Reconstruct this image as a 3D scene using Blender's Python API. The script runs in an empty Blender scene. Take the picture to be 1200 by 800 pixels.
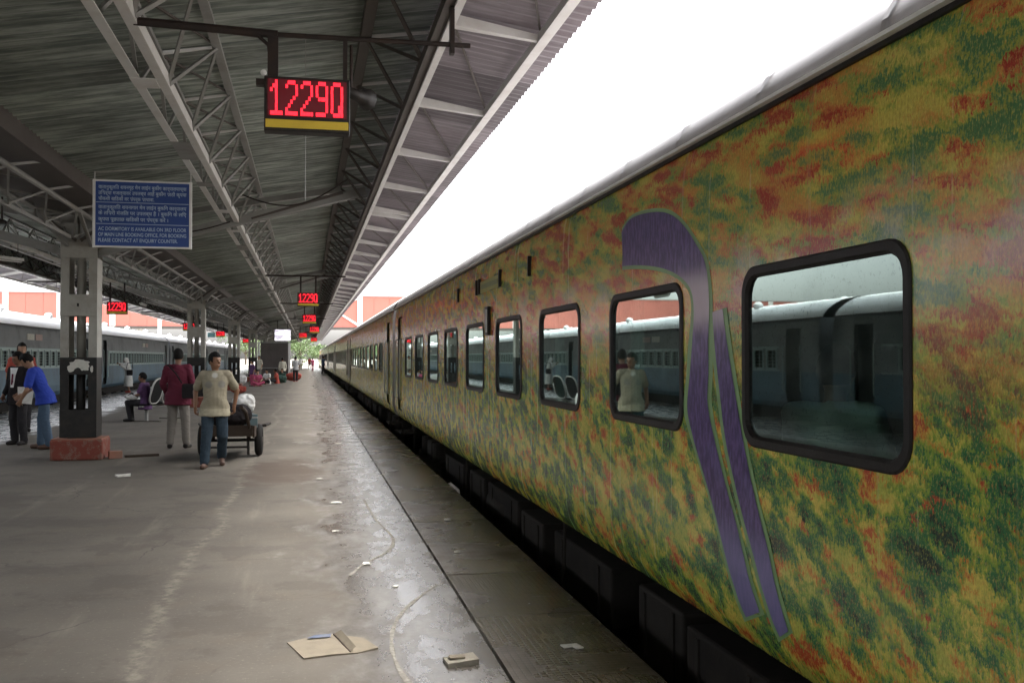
import bpy, bmesh, math, random
from mathutils import Vector, Matrix, noise as mnoise
random.seed(7)
R = math.radians
SC = bpy.context.scene
COL = SC.collection

# ------------------------------------------------------------------ camera
CAMH = 1.6
cam_d = bpy.data.cameras.new('camera')
cam_d.sensor_width = 36.0
cam_d.lens = 1150 / 1200 * 36.0
cam_d.clip_start = 0.05
cam_d.clip_end = 3000
cam = bpy.data.objects.new('camera', cam_d)
COL.objects.link(cam)
cam.location = (0, 0, CAMH)
cam.rotation_euler = (R(90 + 0.93), 0, -math.atan(239 / 1150))
SC.camera = cam

# ------------------------------------------------------------------ sky, sun, exposure
SUN_EL, SUN_AZ = R(62), R(70)
w = bpy.data.worlds.new('World'); SC.world = w; w.use_nodes = True
nt = w.node_tree; nt.nodes.clear()
sky = nt.nodes.new('ShaderNodeTexSky'); sky.sky_type = 'NISHITA'; sky.sun_disc = False
sky.sun_elevation = SUN_EL; sky.sun_rotation = SUN_AZ
sky.air_density = 1.0; sky.dust_density = 6.0; sky.ozone_density = 1.0
hs = nt.nodes.new('ShaderNodeHueSaturation'); hs.inputs['Saturation'].default_value = 0.24
bg = nt.nodes.new('ShaderNodeBackground'); bg.inputs['Strength'].default_value = 0.15
wo = nt.nodes.new('ShaderNodeOutputWorld')
nt.links.new(sky.outputs[0], hs.inputs['Color']); nt.links.new(hs.outputs[0], bg.inputs['Color'])
nt.links.new(bg.outputs[0], wo.inputs['Surface'])
sd = bpy.data.lights.new('sun', 'SUN'); sd.energy = 0.9; sd.angle = R(25); sd.color = (1, 0.97, 0.93)
sun = bpy.data.objects.new('sun', sd); COL.objects.link(sun)
sun.rotation_euler = (math.pi / 2 - SUN_EL, 0, math.pi - SUN_AZ)
SC.view_settings.view_transform = 'Standard'; SC.view_settings.look = 'None'
SC.view_settings.exposure = 3.3; SC.view_settings.gamma = 1.0
SC.view_settings.use_curve_mapping = False
SC.cycles.max_bounces = 8

# ------------------------------------------------------------------ mesh helpers
class MB:
    def __init__(s): s.v = []; s.f = []
    def add(s, vs, fs):
        o = len(s.v); s.v += [tuple(p) for p in vs]; s.f += [tuple(i + o for i in f) for f in fs]; return s
    def box(s, x0, x1, y0, y1, z0, z1):
        return s.add([(x0,y0,z0),(x1,y0,z0),(x1,y1,z0),(x0,y1,z0),(x0,y0,z1),(x1,y0,z1),(x1,y1,z1),(x0,y1,z1)],
                     [(0,3,2,1),(4,5,6,7),(0,1,5,4),(1,2,6,5),(2,3,7,6),(3,0,4,7)])
    def cbox(s, c, d):
        return s.box(c[0]-d[0]/2, c[0]+d[0]/2, c[1]-d[1]/2, c[1]+d[1]/2, c[2]-d[2]/2, c[2]+d[2]/2)
    def tube(s, pts, rad, n=8, cap=True, phase=0.0):
        pts = [Vector(p) for p in pts]; k = len(pts)
        rr = rad if isinstance(rad, (list, tuple)) else [rad] * k
        vs = []; up = None
        for i, p in enumerate(pts):
            t = (pts[min(i+1, k-1)] - pts[max(i-1, 0)])
            if t.length < 1e-9: t = Vector((0, 0, 1))
            t.normalize()
            if up is None:
                up = Vector((0, 0, 1)) if abs(t.z) < 0.9 else Vector((0, 1, 0))
            a = t.cross(up)
            if a.length < 1e-4: a = t.cross(Vector((1, 0.3, 0)))
            a.normalize(); b = a.cross(t).normalized(); up = b
            r = rr[i]; rx, ry = (r if isinstance(r, (list, tuple)) else (r, r))
            for j in range(n):
                an = phase + 2 * math.pi * j / n
                vs.append(p + a * (rx * math.cos(an)) + b * (ry * math.sin(an)))
        fs = []
        for i in range(k - 1):
            for j in range(n):
                j2 = (j + 1) % n
                fs.append((i*n+j, i*n+j2, (i+1)*n+j2, (i+1)*n+j))
        if cap:
            fs.append(tuple(reversed(range(n)))); fs.append(tuple((k-1)*n + j for j in range(n)))
        return s.add(vs, fs)
    def bar(s, p, q, wd, ht=None):
        ht = wd if ht is None else ht
        return s.tube([p, q], (wd * 0.7071, ht * 0.7071), 4, True, math.pi / 4)
    def prism(s, poly, y0, y1):          # poly in (x, z), extruded along y
        n = len(poly)
        vs = [(x, y0, z) for x, z in poly] + [(x, y1, z) for x, z in poly]
        fs = [(i, (i+1) % n, n + (i+1) % n, n + i) for i in range(n)]
        fs += [tuple(reversed(range(n))), tuple(range(n, 2*n))]
        return s.add(vs, fs)
    def sheet(s, prof, y0, y1):          # open profile in (x, z)
        n = len(prof)
        vs = [(x, y0, z) for x, z in prof] + [(x, y1, z) for x, z in prof]
        return s.add(vs, [(i, i+1, n+i+1, n+i) for i in range(n - 1)])
    def ball(s, c, r, nu=14, nv=9, rot=None):
        rx, ry, rz = r if isinstance(r, (list, tuple)) else (r, r, r)
        vs = []; fs = []; c = Vector(c)
        for i in range(nv + 1):
            th = math.pi * (0.02 + 0.96 * i / nv)
            for j in range(nu):
                ph = 2 * math.pi * j / nu
                p = Vector((rx*math.sin(th)*math.cos(ph), ry*math.sin(th)*math.sin(ph), rz*math.cos(th)))
                if rot is not None: p = rot @ p
                vs.append(c + p)
        for i in range(nv):
            for j in range(nu):
                j2 = (j + 1) % nu
                fs.append((i*nu+j, (i+1)*nu+j, (i+1)*nu+j2, i*nu+j2))
        fs.append(tuple(range(nu))); fs.append(tuple(reversed([nv*nu + j for j in range(nu)])))
        return s.add(vs, fs)
    def capsule(s, p0, r0, p1, r1, n=12):
        p0, p1 = Vector(p0), Vector(p1); d = (p1 - p0); L = d.length
        if L < 1e-6: return s.ball(p0, r0)
        d /= L
        pts = []; rad = []
        for a in (80, 55, 30, 10): pts.append(p0 - d * r0 * math.sin(R(a))); rad.append(r0 * math.cos(R(a)))
        for t in (0.0, 0.5, 1.0): pts.append(p0 + d * L * t); rad.append(r0 + (r1 - r0) * t)
        for a in (10, 30, 55, 80): pts.append(p1 + d * r1 * math.sin(R(a))); rad.append(r1 * math.cos(R(a)))
        return s.tube(pts, rad, n)
    def mesh(s, name, mat=None, smooth=False):
        m = bpy.data.meshes.new(name); m.from_pydata([tuple(v) for v in s.v], [], s.f); m.validate(); m.update()
        if mat: m.materials.append(mat)
        if smooth: m.polygons.foreach_set('use_smooth', [True] * len(m.polygons))
        return m
    def build(s, name, mat=None, parent=None, smooth=False, bevel=0.0):
        return link(name, s.mesh(name, mat, smooth), parent, bevel)

def link(name, mesh, parent=None, bevel=0.0, loc=None):
    o = bpy.data.objects.new(name, mesh); COL.objects.link(o)
    if parent is not None: o.parent = parent
    if loc is not None: o.location = loc
    if bevel > 0:
        b = o.modifiers.new('bevel', 'BEVEL'); b.width = bevel; b.segments = 2; b.limit_method = 'ANGLE'; b.angle_limit = R(40)
    return o
def empty(name, loc=(0,0,0), rz=0.0):
    o = bpy.data.objects.new(name, None); COL.objects.link(o); o.location = loc; o.rotation_euler = (0, 0, rz)
    o.empty_display_size = 0.1
    return o
def tag(o, label=None, cat=None, group=None, kind=None):
    if label: o['label'] = label
    if cat: o['category'] = cat
    if group: o['group'] = group
    if kind: o['kind'] = kind
    return o
def copy_tree(o, parent=None):
    c = o.copy(); COL.objects.link(c); c.parent = parent
    for ch in list(o.children): copy_tree(ch, c)
    return c

# ------------------------------------------------------------------ materials
def mat_new(name):
    m = bpy.data.materials.new(name); m.use_nodes = True
    nt = m.node_tree
    b = nt.nodes['Principled BSDF']
    return m, nt, b
def nd(nt, t, **kw):
    n = nt.nodes.new(t)
    for k, v in kw.items(): setattr(n, k, v)
    return n
def setin(nt, sock, v):
    if isinstance(v, bpy.types.NodeSocket): nt.links.new(v, sock)
    else: sock.default_value = v
def math_n(nt, op, a, b=None, c=None, clamp=False):
    n = nd(nt, 'ShaderNodeMath', operation=op); n.use_clamp = clamp
    setin(nt, n.inputs[0], a)
    if b is not None: setin(nt, n.inputs[1], b)
    if c is not None: setin(nt, n.inputs[2], c)
    return n.outputs[0]
def mix_c(nt, f, a, b, bt='MIX'):
    n = nd(nt, 'ShaderNodeMix', data_type='RGBA', blend_type=bt)
    setin(nt, n.inputs[0], f)
    for s_, v in ((n.inputs[6], a), (n.inputs[7], b)):
        if isinstance(v, bpy.types.NodeSocket): nt.links.new(v, s_)
        else: s_.default_value = (*v[:3], 1)
    return n.outputs[2]
def sstep(nt, v, lo, hi):
    n = nd(nt, 'ShaderNodeMapRange', interpolation_type='SMOOTHSTEP'); n.clamp = True
    setin(nt, n.inputs[0], v); n.inputs[1].default_value = lo; n.inputs[2].default_value = hi
    return n.outputs[0]
def noise_n(nt, vec, scale, detail=4, rough=0.55, dist=0.0):
    n = nd(nt, 'ShaderNodeTexNoise'); n.inputs['Scale'].default_value = scale
    n.inputs['Detail'].default_value = detail; n.inputs['Roughness'].default_value = rough
    n.inputs['Distortion'].default_value = dist
    if vec is not None: nt.links.new(vec, n.inputs['Vector'])
    return n.outputs[0]
def mapping(nt, vec, scale=(1,1,1), loc=(0,0,0), rot=(0,0,0)):
    n = nd(nt, 'ShaderNodeMapping'); n.inputs['Scale'].default_value = scale
    n.inputs['Location'].default_value = loc; n.inputs['Rotation'].default_value = rot
    nt.links.new(vec, n.inputs['Vector']); return n.outputs[0]
def geo_pos(nt): return nd(nt, 'ShaderNodeNewGeometry').outputs['Position']
def obj_pos(nt): return nd(nt, 'ShaderNodeTexCoord').outputs['Object']
def sep(nt, vec):
    n = nd(nt, 'ShaderNodeSeparateXYZ'); nt.links.new(vec, n.inputs[0]); return n.outputs
def comb(nt, x, y, z):
    n = nd(nt, 'ShaderNodeCombineXYZ')
    for i, v in enumerate((x, y, z)): setin(nt, n.inputs[i], v)
    return n.outputs[0]
def bump(nt, b, h, strength=0.3, dist=0.01):
    n = nd(nt, 'ShaderNodeBump'); n.inputs['Strength'].default_value = strength; n.inputs['Distance'].default_value = dist
    nt.links.new(h, n.inputs['Height']); nt.links.new(n.outputs[0], b.inputs['Normal'])

_mats = {}
def worn(name, col, col2=None, rough=0.6, scale=6.0, metal=0.0, amount=0.6, bumpy=0.15, spec=0.5, world=True, thr=(0.42, 0.68), sheen=0.0):
    """paint / cloth / metal with blotchy wear of a second colour"""
    if name in _mats: return _mats[name]
    m, nt, b = mat_new(name)
    col2 = col2 or tuple(c * 0.6 for c in col)
    p = geo_pos(nt) if world else obj_pos(nt)
    n1 = noise_n(nt, p, scale, 6, 0.6); n2 = noise_n(nt, p, scale * 6.3, 4, 0.6)
    f = sstep(nt, math_n(nt, 'ADD', math_n(nt, 'MULTIPLY', n1, 0.7), math_n(nt, 'MULTIPLY', n2, 0.3)), *thr)
    c = mix_c(nt, math_n(nt, 'MULTIPLY', f, amount), col, col2)
    c = mix_c(nt, 0.25, c, mix_c(nt, n2, tuple(x * 0.7 for x in col), tuple(min(1, x * 1.25) for x in col)))
    nt.links.new(c, b.inputs['Base Color'])
    b.inputs['Roughness'].default_value = rough; b.inputs['Metallic'].default_value = metal
    b.inputs['Specular IOR Level'].default_value = spec if max(col) > 0.07 else spec * 0.35
    if sheen: b.inputs['Sheen Weight'].default_value = sheen
    if bumpy: bump(nt, b, n2, bumpy, 0.006)
    _mats[name] = m; return m
def emit(name, col, strength, base=None):
    if name in _mats: return _mats[name]
    m, nt, b = mat_new(name)
    b.inputs['Base Color'].default_value = (*(base or col), 1)
    b.inputs['Emission Color'].default_value = (*col, 1); b.inputs['Emission Strength'].default_value = strength
    _mats[name] = m; return m

M_steel = worn('steel_paint_grey', (0.25, 0.25, 0.235), (0.13, 0.11, 0.09), 0.55, 3.0, 0.0, 0.6)
M_steel_l = worn('steel_pale_lit_paint', (0.68, 0.675, 0.655), (0.38, 0.33, 0.27), 0.5, 4.0, 0.0, 0.45)  # pale paint; on the girder beam its lit tone is painted in too
M_steel_d = worn('steel_dark', (0.075, 0.062, 0.052), (0.04, 0.028, 0.02), 0.6, 4.0)
M_iron = worn('black_iron', (0.022, 0.02, 0.019), (0.05, 0.032, 0.022), 0.5, 5.0)
M_pipe = worn('pipe_dark', (0.03, 0.024, 0.022), (0.06, 0.035, 0.025), 0.45, 5.0)
M_post = worn('post_grey_paint', (0.33, 0.315, 0.275), (0.15, 0.12, 0.09), 0.6, 3.5, 0.0, 0.6)
M_postb = worn('post_black_paint', (0.022, 0.021, 0.02), (0.055, 0.045, 0.035), 0.45, 4.0, 0.0, 0.6)
M_plinth = worn('plinth_red_paint', (0.19, 0.042, 0.025), (0.20, 0.145, 0.11), 0.7, 9.0, 0.0, 0.8, 0.3, 0.4, True, (0.50, 0.58))
M_plintht = worn('plinth_top_worn', (0.30, 0.13, 0.085), (0.2, 0.14, 0.1), 0.7, 6.0, 0.0, 0.9)
M_rubber = worn('rubber_black', (0.018, 0.016, 0.015), (0.035, 0.03, 0.028), 0.45, 9.0)
M_white = worn('white_paint', (0.72, 0.71, 0.68), (0.5, 0.47, 0.42), 0.5, 5.0)
M_poster = worn('torn_poster', (0.55, 0.53, 0.47), (0.35, 0.32, 0.27), 0.8, 14.0)
M_conc = worn('concrete', (0.24, 0.225, 0.195), (0.15, 0.135, 0.11), 0.85, 2.0)
M_yellow = worn('yellow_panel', (0.62, 0.43, 0.03), (0.45, 0.30, 0.03), 0.5, 7.0)
M_card = worn('cardboard', (0.20, 0.168, 0.12), (0.115, 0.092, 0.065), 0.85, 12.0)
M_cardb = worn('cardboard_print', (0.09, 0.115, 0.18), (0.17, 0.15, 0.12), 0.8, 16.0)
M_paper = worn('paper_white', (0.68, 0.66, 0.60), (0.45, 0.42, 0.36), 0.8, 18.0)
M_galv = worn('galvanised', (0.42, 0.41, 0.39), (0.3, 0.28, 0.26), 0.45, 6.0, 0.3)

def sheet_mat(name, col, col2, band):
    m, nt, b = mat_new(name)
    p = geo_pos(nt); rnd = nd(nt, 'ShaderNodeObjectInfo').outputs['Random']
    st = noise_n(nt, mapping(nt, p, (1.5, 22.0, 1.5)), 1.0, 5, 0.66)
    pt = noise_n(nt, p, 1.1, 4, 0.6)
    c = mix_c(nt, sstep(nt, st, 0.35, 0.7), col, col2)
    c = mix_c(nt, math_n(nt, 'MULTIPLY', sstep(nt, pt, 0.5, 0.75), 0.6), c, band)
    v = math_n(nt, 'ADD', 0.72, math_n(nt, 'MULTIPLY', rnd, 0.56))
    c = mix_c(nt, 1.0, c, comb(nt, v, v, v), 'MULTIPLY')
    nt.links.new(c, b.inputs['Base Color']); b.inputs['Roughness'].default_value = 0.45
    b.inputs['Metallic'].default_value = 0.15
    return m
M_roof = sheet_mat('roof_sheet_green_grey', (0.12, 0.142, 0.125), (0.38, 0.415, 0.37), (0.085, 0.088, 0.07))
M_awn = sheet_mat('awning_sheet_grey', (0.185, 0.165, 0.18), (0.27, 0.245, 0.265), (0.15, 0.115, 0.13))

# ---- platform
def platform_mat():
    m, nt, b = mat_new('platform_worn_asphalt')
    p = geo_pos(nt); x, y, z = sep(nt, p)
    big = noise_n(nt, p, 0.45, 5, 0.6); med = noise_n(nt, p, 2.3, 6, 0.62); fine = noise_n(nt, p, 38, 4, 0.7)
    str_ = noise_n(nt, mapping(nt, p, (3.0, 0.35, 1)), 1.0, 5, 0.6)
    c = mix_c(nt, sstep(nt, big, 0.3, 0.7), (0.078, 0.068, 0.055), (0.124, 0.109, 0.089))
    c = mix_c(nt, math_n(nt, 'MULTIPLY', sstep(nt, med, 0.48, 0.72), 0.45), c, (0.105, 0.084, 0.062))
    c = mix_c(nt, math_n(nt, 'MULTIPLY', sstep(nt, str_, 0.55, 0.75), 0.35), c, (0.25, 0.22, 0.18))
    c = mix_c(nt, math_n(nt, 'MULTIPLY', sstep(nt, fine, 0.56, 0.8), 0.5), c, (0.07, 0.06, 0.05))
    c = mix_c(nt, math_n(nt, 'MULTIPLY', sstep(nt, fine, 0.44, 0.25), 0.35), c, (0.30, 0.27, 0.22))
    wv = nd(nt, 'ShaderNodeVectorMath', operation='ADD'); nt.links.new(p, wv.inputs[0])
    nz = nd(nt, 'ShaderNodeTexNoise'); nz.inputs['Scale'].default_value = 1.3; nz.inputs['Detail'].default_value = 4; nt.links.new(p, nz.inputs['Vector']); nt.links.new(nz.outputs['Color'], wv.inputs[1])
    vo = nd(nt, 'ShaderNodeTexVoronoi', feature='DISTANCE_TO_EDGE'); vo.inputs['Scale'].default_value = 0.42; nt.links.new(wv.outputs[0], vo.inputs['Vector'])
    crack = math_n(nt, 'MULTIPLY', sstep(nt, vo.outputs['Distance'], 0.006, 0.0015), sstep(nt, big, 0.46, 0.56))
    c = mix_c(nt, math_n(nt, 'MULTIPLY', crack, 0.6), c, (0.04, 0.034, 0.028))
    vs_ = nd(nt, 'ShaderNodeTexVoronoi', feature='F1'); vs_.inputs['Scale'].default_value = 1.7; nt.links.new(wv.outputs[0], vs_.inputs['Vector'])
    spot = math_n(nt, 'MULTIPLY', sstep(nt, vs_.outputs['Distance'], 0.075, 0.03), sstep(nt, med, 0.45, 0.6))
    c = mix_c(nt, math_n(nt, 'MULTIPLY', spot, 0.7), c, (0.045, 0.036, 0.03))
    jy = math_n(nt, 'ABSOLUTE', math_n(nt, 'SUBTRACT', math_n(nt, 'FRACT', math_n(nt, 'MULTIPLY', y, 0.31)), 0.5))
    c = mix_c(nt, math_n(nt, 'MULTIPLY', math_n(nt, 'MULTIPLY', sstep(nt, jy, 0.0045, 0.0012), sstep(nt, med, 0.40, 0.52)), 0.45), c, (0.05, 0.043, 0.035))
    blot = noise_n(nt, p, 1.1, 8, 0.72); c = mix_c(nt, math_n(nt, 'MULTIPLY', sstep(nt, blot, 0.51, 0.58), 0.38), c, (0.052, 0.044, 0.035))
    # scuffed pale line along the platform
    wob = math_n(nt, 'MULTIPLY', math_n(nt, 'SUBTRACT', noise_n(nt, mapping(nt, p, (0, 0.22, 0)), 1.0, 2), 0.5), 0.9)
    dx = math_n(nt, 'ABSOLUTE', math_n(nt, 'ADD', math_n(nt, 'ADD', x, 0.86), wob))
    ln = math_n(nt, 'MULTIPLY', sstep(nt, dx, 0.10, 0.0), sstep(nt, noise_n(nt, p, 9, 5, 0.7), 0.42, 0.62))
    c = mix_c(nt, math_n(nt, 'MULTIPLY', ln, 0.5), c, (0.25, 0.225, 0.18))
    # dark spilled patch
    ex = math_n(nt, 'MULTIPLY', math_n(nt, 'SUBTRACT', x, -0.35), 1.0)
    ey = math_n(nt, 'MULTIPLY', math_n(nt, 'SUBTRACT', y, 14.2), 0.34)
    rr = math_n(nt, 'SQRT', math_n(nt, 'ADD', math_n(nt, 'POWER', ex, 2.0), math_n(nt, 'POWER', ey, 2.0)))
    spill = math_n(nt, 'MULTIPLY', sstep(nt, math_n(nt, 'ADD', rr, math_n(nt, 'MULTIPLY', med, 1.3)), 1.35, 0.95), 0.85)
    c = mix_c(nt, spill, c, (0.06, 0.042, 0.03))
    # rain-wet margin by the canopy edge on both sides
    wn = noise_n(nt, mapping(nt, p, (1.0, 0.55, 1)), 1.5, 6, 0.65)
    wf = noise_n(nt, mapping(nt, p, (5.0, 2.2, 1)), 1.0, 5, 0.7)
    mr = sstep(nt, math_n(nt, 'ADD', x, math_n(nt, 'MULTIPLY', math_n(nt, 'SUBTRACT', wn, 0.5), 2.2)), -0.05, 0.50)
    xl = math_n(nt, 'MULTIPLY', math_n(nt, 'ADD', x, 5.4), -1.0)
    ml = sstep(nt, math_n(nt, 'ADD', xl, math_n(nt, 'MULTIPLY', math_n(nt, 'SUBTRACT', wn, 0.5), 2.2)), 0.0, 0.7)
    wet = math_n(nt, 'MAXIMUM', mr, ml)
    c = mix_c(nt, math_n(nt, 'MULTIPLY', wet, 0.55), c, (0.085, 0.072, 0.06))
    resid = math_n(nt, 'MULTIPLY', math_n(nt, 'MULTIPLY', wet, sstep(nt, wf, 0.50, 0.66)), 0.42)
    c = mix_c(nt, resid, c, (0.32, 0.31, 0.29))
    nt.links.new(c, b.inputs['Base Color'])
    wr = math_n(nt, 'MULTIPLY', wet, sstep(nt, wf, 0.62, 0.40))
    rough = math_n(nt, 'SUBTRACT', 0.84, math_n(nt, 'MULTIPLY', wet, 0.48))
    rough = math_n(nt, 'SUBTRACT', rough, math_n(nt, 'MULTIPLY', wr, 0.15))
    nt.links.new(math_n(nt, 'ADD', 0.35, math_n(nt, 'MULTIPLY', wet, 0.65)), b.inputs['Specular IOR Level'])
    nt.links.new(rough, b.inputs['Roughness'])
    h = math_n(nt, 'ADD', math_n(nt, 'MULTIPLY', med, 0.6), math_n(nt, 'MULTIPLY', fine, 0.4))
    bump(nt, b, h, 0.28, 0.008)
    return m
M_plat = platform_mat()
def coping_mat():
    m, nt, b = mat_new('coping_wet_tile')
    p = geo_pos(nt); x, y, z = sep(nt, p)
    rnd = nd(nt, 'ShaderNodeObjectInfo').outputs['Random']
    big = noise_n(nt, p, 1.1, 5, 0.6); med = noise_n(nt, mapping(nt, p, (2.2, 5.0, 1)), 1.0, 6, 0.65)
    # little embossed squares of the tile
    g = 26.0
    sx = math_n(nt, 'SINE', math_n(nt, 'MULTIPLY', x, g * 2 * math.pi / 2)); sy = math_n(nt, 'SINE', math_n(nt, 'MULTIPLY', y, g * 2 * math.pi / 2))
    chk = math_n(nt, 'MULTIPLY', math_n(nt, 'ABSOLUTE', sx), math_n(nt, 'ABSOLUTE', sy))
    st = sstep(nt, chk, 0.05, 0.35)
    c = mix_c(nt, sstep(nt, big, 0.35, 0.68), (0.145, 0.125, 0.10), (0.085, 0.062, 0.042))
    c = mix_c(nt, math_n(nt, 'MULTIPLY', sstep(nt, med, 0.52, 0.7), 0.6), c, (0.05, 0.038, 0.028))
    c = mix_c(nt, math_n(nt, 'MULTIPLY', sstep(nt, med, 0.42, 0.28), 0.4), c, (0.26, 0.25, 0.23))
    v = math_n(nt, 'ADD', 0.82, math_n(nt, 'MULTIPLY', rnd, 0.36)); c = mix_c(nt, 1.0, c, comb(nt, v, v, v), 'MULTIPLY')
    c = mix_c(nt, math_n(nt, 'MULTIPLY', math_n(nt, 'SUBTRACT', 1.0, st), 0.5), c, (0.03, 0.025, 0.02))
    nt.links.new(c, b.inputs['Base Color'])
    rg = math_n(nt, 'ADD', 0.17, math_n(nt, 'MULTIPLY', sstep(nt, big, 0.4, 0.7), 0.36)); nt.links.new(rg, b.inputs['Roughness'])
    bump(nt, b, math_n(nt, 'ADD', math_n(nt, 'MULTIPLY', st, 0.5), math_n(nt, 'MULTIPLY', med, 0.8)), 0.3, 0.006)
    return m
M_cop = coping_mat()

# ---- printed mural on the coaches
def mural_mat():
    m, nt, b = mat_new('coach_printed_meadow')
    p = geo_pos(nt); x, y, z = sep(nt, p)
    # brush strokes: short near-vertical dabs shift the picture up and down
    yz = comb(nt, 0.0, y, z)
    def tilt(vec, al): return mapping(nt, vec, rot=(R(-al), 0, 0))
    stroke = noise_n(nt, mapping(nt, tilt(yz, -4), (1, 70, 34)), 1.0, 3, 0.6)
    stroke2 = noise_n(nt, mapping(nt, tilt(yz, 6), (1, 150, 62)), 1.0, 3, 0.65)
    sh = math_n(nt, 'ADD', math_n(nt, 'MULTIPLY', math_n(nt, 'SUBTRACT', stroke, 0.5), 0.075), math_n(nt, 'MULTIPLY', math_n(nt, 'SUBTRACT', stroke2, 0.5), 0.05))
    zj = math_n(nt, 'ADD', z, sh)
    q = comb(nt, 0.0, y, zj)
    def blob(sy, sz, off, det=4, rough=0.6, rot=0.0):
        return noise_n(nt, mapping(nt, tilt(q, rot), (1, sy, sz), (0, off, off * 0.7)), 1.0, det, rough)
    dith = math_n(nt, 'ADD', math_n(nt, 'MULTIPLY', math_n(nt, 'SUBTRACT', stroke, 0.5), 0.26), math_n(nt, 'MULTIPLY', math_n(nt, 'SUBTRACT', stroke2, 0.5), 0.24))
    stroke3 = noise_n(nt, mapping(nt, tilt(yz, 2), (1, 58, 36), (0, 9.1, 4.4)), 1.0, 4, 0.65)
    dith2 = math_n(nt, 'MULTIPLY', math_n(nt, 'SUBTRACT', stroke3, 0.5), 0.30)
    up = sstep(nt, math_n(nt, 'ADD', zj, math_n(nt, 'MULTIPLY', dith, 1.5)), 1.30, 1.85)
    # upper half: long ochre, red and green drifts rising to one side
    u1 = blob(2.4, 9.5, 3.1, 6, 0.66, 8); u2 = blob(2.5, 9.0, 11.7, 6, 0.66, 9); u3 = blob(2.3, 6.0, 21.3, 5, 0.6, 9)
    zone = math_n(nt, 'MULTIPLY', math_n(nt, 'SUBTRACT', noise_n(nt, mapping(nt, yz, (1, 0.9, 1.5)), 1.0, 3, 0.5), 0.5), 0.28)
    cu = mix_c(nt, sstep(nt, math_n(nt, 'ADD', u3, dith2), 0.40, 0.58), (0.56, 0.27, 0.05), (0.55, 0.46, 0.08))
    v1 = math_n(nt, 'ADD', math_n(nt, 'ADD', u1, zone), dith); v2 = math_n(nt, 'ADD', math_n(nt, 'SUBTRACT', u2, zone), dith2)
    cu = mix_c(nt, math_n(nt, 'MULTIPLY', sstep(nt, v1, 0.47, 0.51), 0.88), cu, (0.55, 0.14, 0.035))
    cu = mix_c(nt, math_n(nt, 'MULTIPLY', sstep(nt, v1, 0.525, 0.56), 0.95), cu, (0.36, 0.030, 0.018))
    cu = mix_c(nt, math_n(nt, 'MULTIPLY', sstep(nt, v2, 0.51, 0.54), 0.88), cu, (0.26, 0.33, 0.05))
    cu = mix_c(nt, math_n(nt, 'MULTIPLY', sstep(nt, v2, 0.572, 0.61), 0.9), cu, (0.05, 0.165, 0.06))
    # lower half: yellow-green grass with dark green clumps and red flowers
    l1 = blob(4.2, 9.0, 5.5, 6, 0.66, 16); l2 = blob(3.7, 8.2, 17.9, 6, 0.66, 22); l3 = blob(3.9, 9.0, 33.0, 6, 0.66, 12); l4 = blob(4.4, 8.4, 47.0, 5, 0.62, 8)
    w2 = math_n(nt, 'ADD', math_n(nt, 'ADD', l2, math_n(nt, 'MULTIPLY', zone, 0.9)), dith); w3 = math_n(nt, 'ADD', math_n(nt, 'SUBTRACT', l3, math_n(nt, 'MULTIPLY', zone, 0.6)), dith2)
    cl = mix_c(nt, sstep(nt, math_n(nt, 'ADD', l1, dith2), 0.42, 0.58), (0.63, 0.49, 0.085), (0.40, 0.41, 0.065))
    cl = mix_c(nt, math_n(nt, 'MULTIPLY', sstep(nt, w3, 0.505, 0.545), 0.88), cl, (0.60, 0.21, 0.035))
    cl = mix_c(nt, math_n(nt, 'MULTIPLY', sstep(nt, w3, 0.565, 0.60), 0.92), cl, (0.42, 0.05, 0.022))
    cl = mix_c(nt, math_n(nt, 'MULTIPLY', sstep(nt, w2, 0.46, 0.50), 0.88), cl, (0.17, 0.31, 0.035))
    cl = mix_c(nt, math_n(nt, 'MULTIPLY', sstep(nt, w2, 0.515, 0.55), 0.95), cl, (0.022, 0.135, 0.048))
    cl = mix_c(nt, math_n(nt, 'MULTIPLY', sstep(nt, w2, 0.60, 0.64), 0.9), cl, (0.008, 0.028, 0.018))
    cl = mix_c(nt, math_n(nt, 'MULTIPLY', sstep(nt, math_n(nt, 'ADD', l4, dith), 0.63, 0.68), 0.85), cl, (0.50, 0.045, 0.022))
    c = mix_c(nt, up, cl, cu)
    # printed mist and painted-in sky reflection at the height of the window heads
    mz = math_n(nt, 'SUBTRACT', 1.0, math_n(nt, 'MULTIPLY', math_n(nt, 'ABSOLUTE', math_n(nt, 'SUBTRACT', z, 1.97)), 3.6), clamp=True)
    mist_glare = math_n(nt, 'MULTIPLY', mz, sstep(nt, noise_n(nt, mapping(nt, q, (1, 1.7, 3.0)), 1.0, 5, 0.62), 0.47, 0.62))
    c = mix_c(nt, math_n(nt, 'MULTIPLY', mist_glare, 0.55), c, (0.50, 0.43, 0.38))
    # fine dabs of light and dark
    c = mix_c(nt, math_n(nt, 'MULTIPLY', sstep(nt, stroke2, 0.52, 0.64), 0.42), c, (0.64, 0.52, 0.13), 'MIX')
    c = mix_c(nt, math_n(nt, 'MULTIPLY', sstep(nt, stroke, 0.42, 0.28), 0.22), c, (0.06, 0.09, 0.02), 'MIX')
    gv = math_n(nt, 'ADD', 0.30, math_n(nt, 'MULTIPLY', noise_n(nt, mapping(nt, yz, (1, 110, 55)), 1.0, 3, 0.75), 1.45)); c = mix_c(nt, 1.0, c, comb(nt, gv, gv, gv), 'MULTIPLY')
    # road dirt and dried runs
    runs = noise_n(nt, mapping(nt, yz, (1, 14, 0.5)), 1.0, 5, 0.6)
    c = mix_c(nt, math_n(nt, 'MULTIPLY', sstep(nt, runs, 0.54, 0.75), 0.10), c, (0.20, 0.165, 0.12))
    nt.links.new(c, b.inputs['Base Color'])
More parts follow.
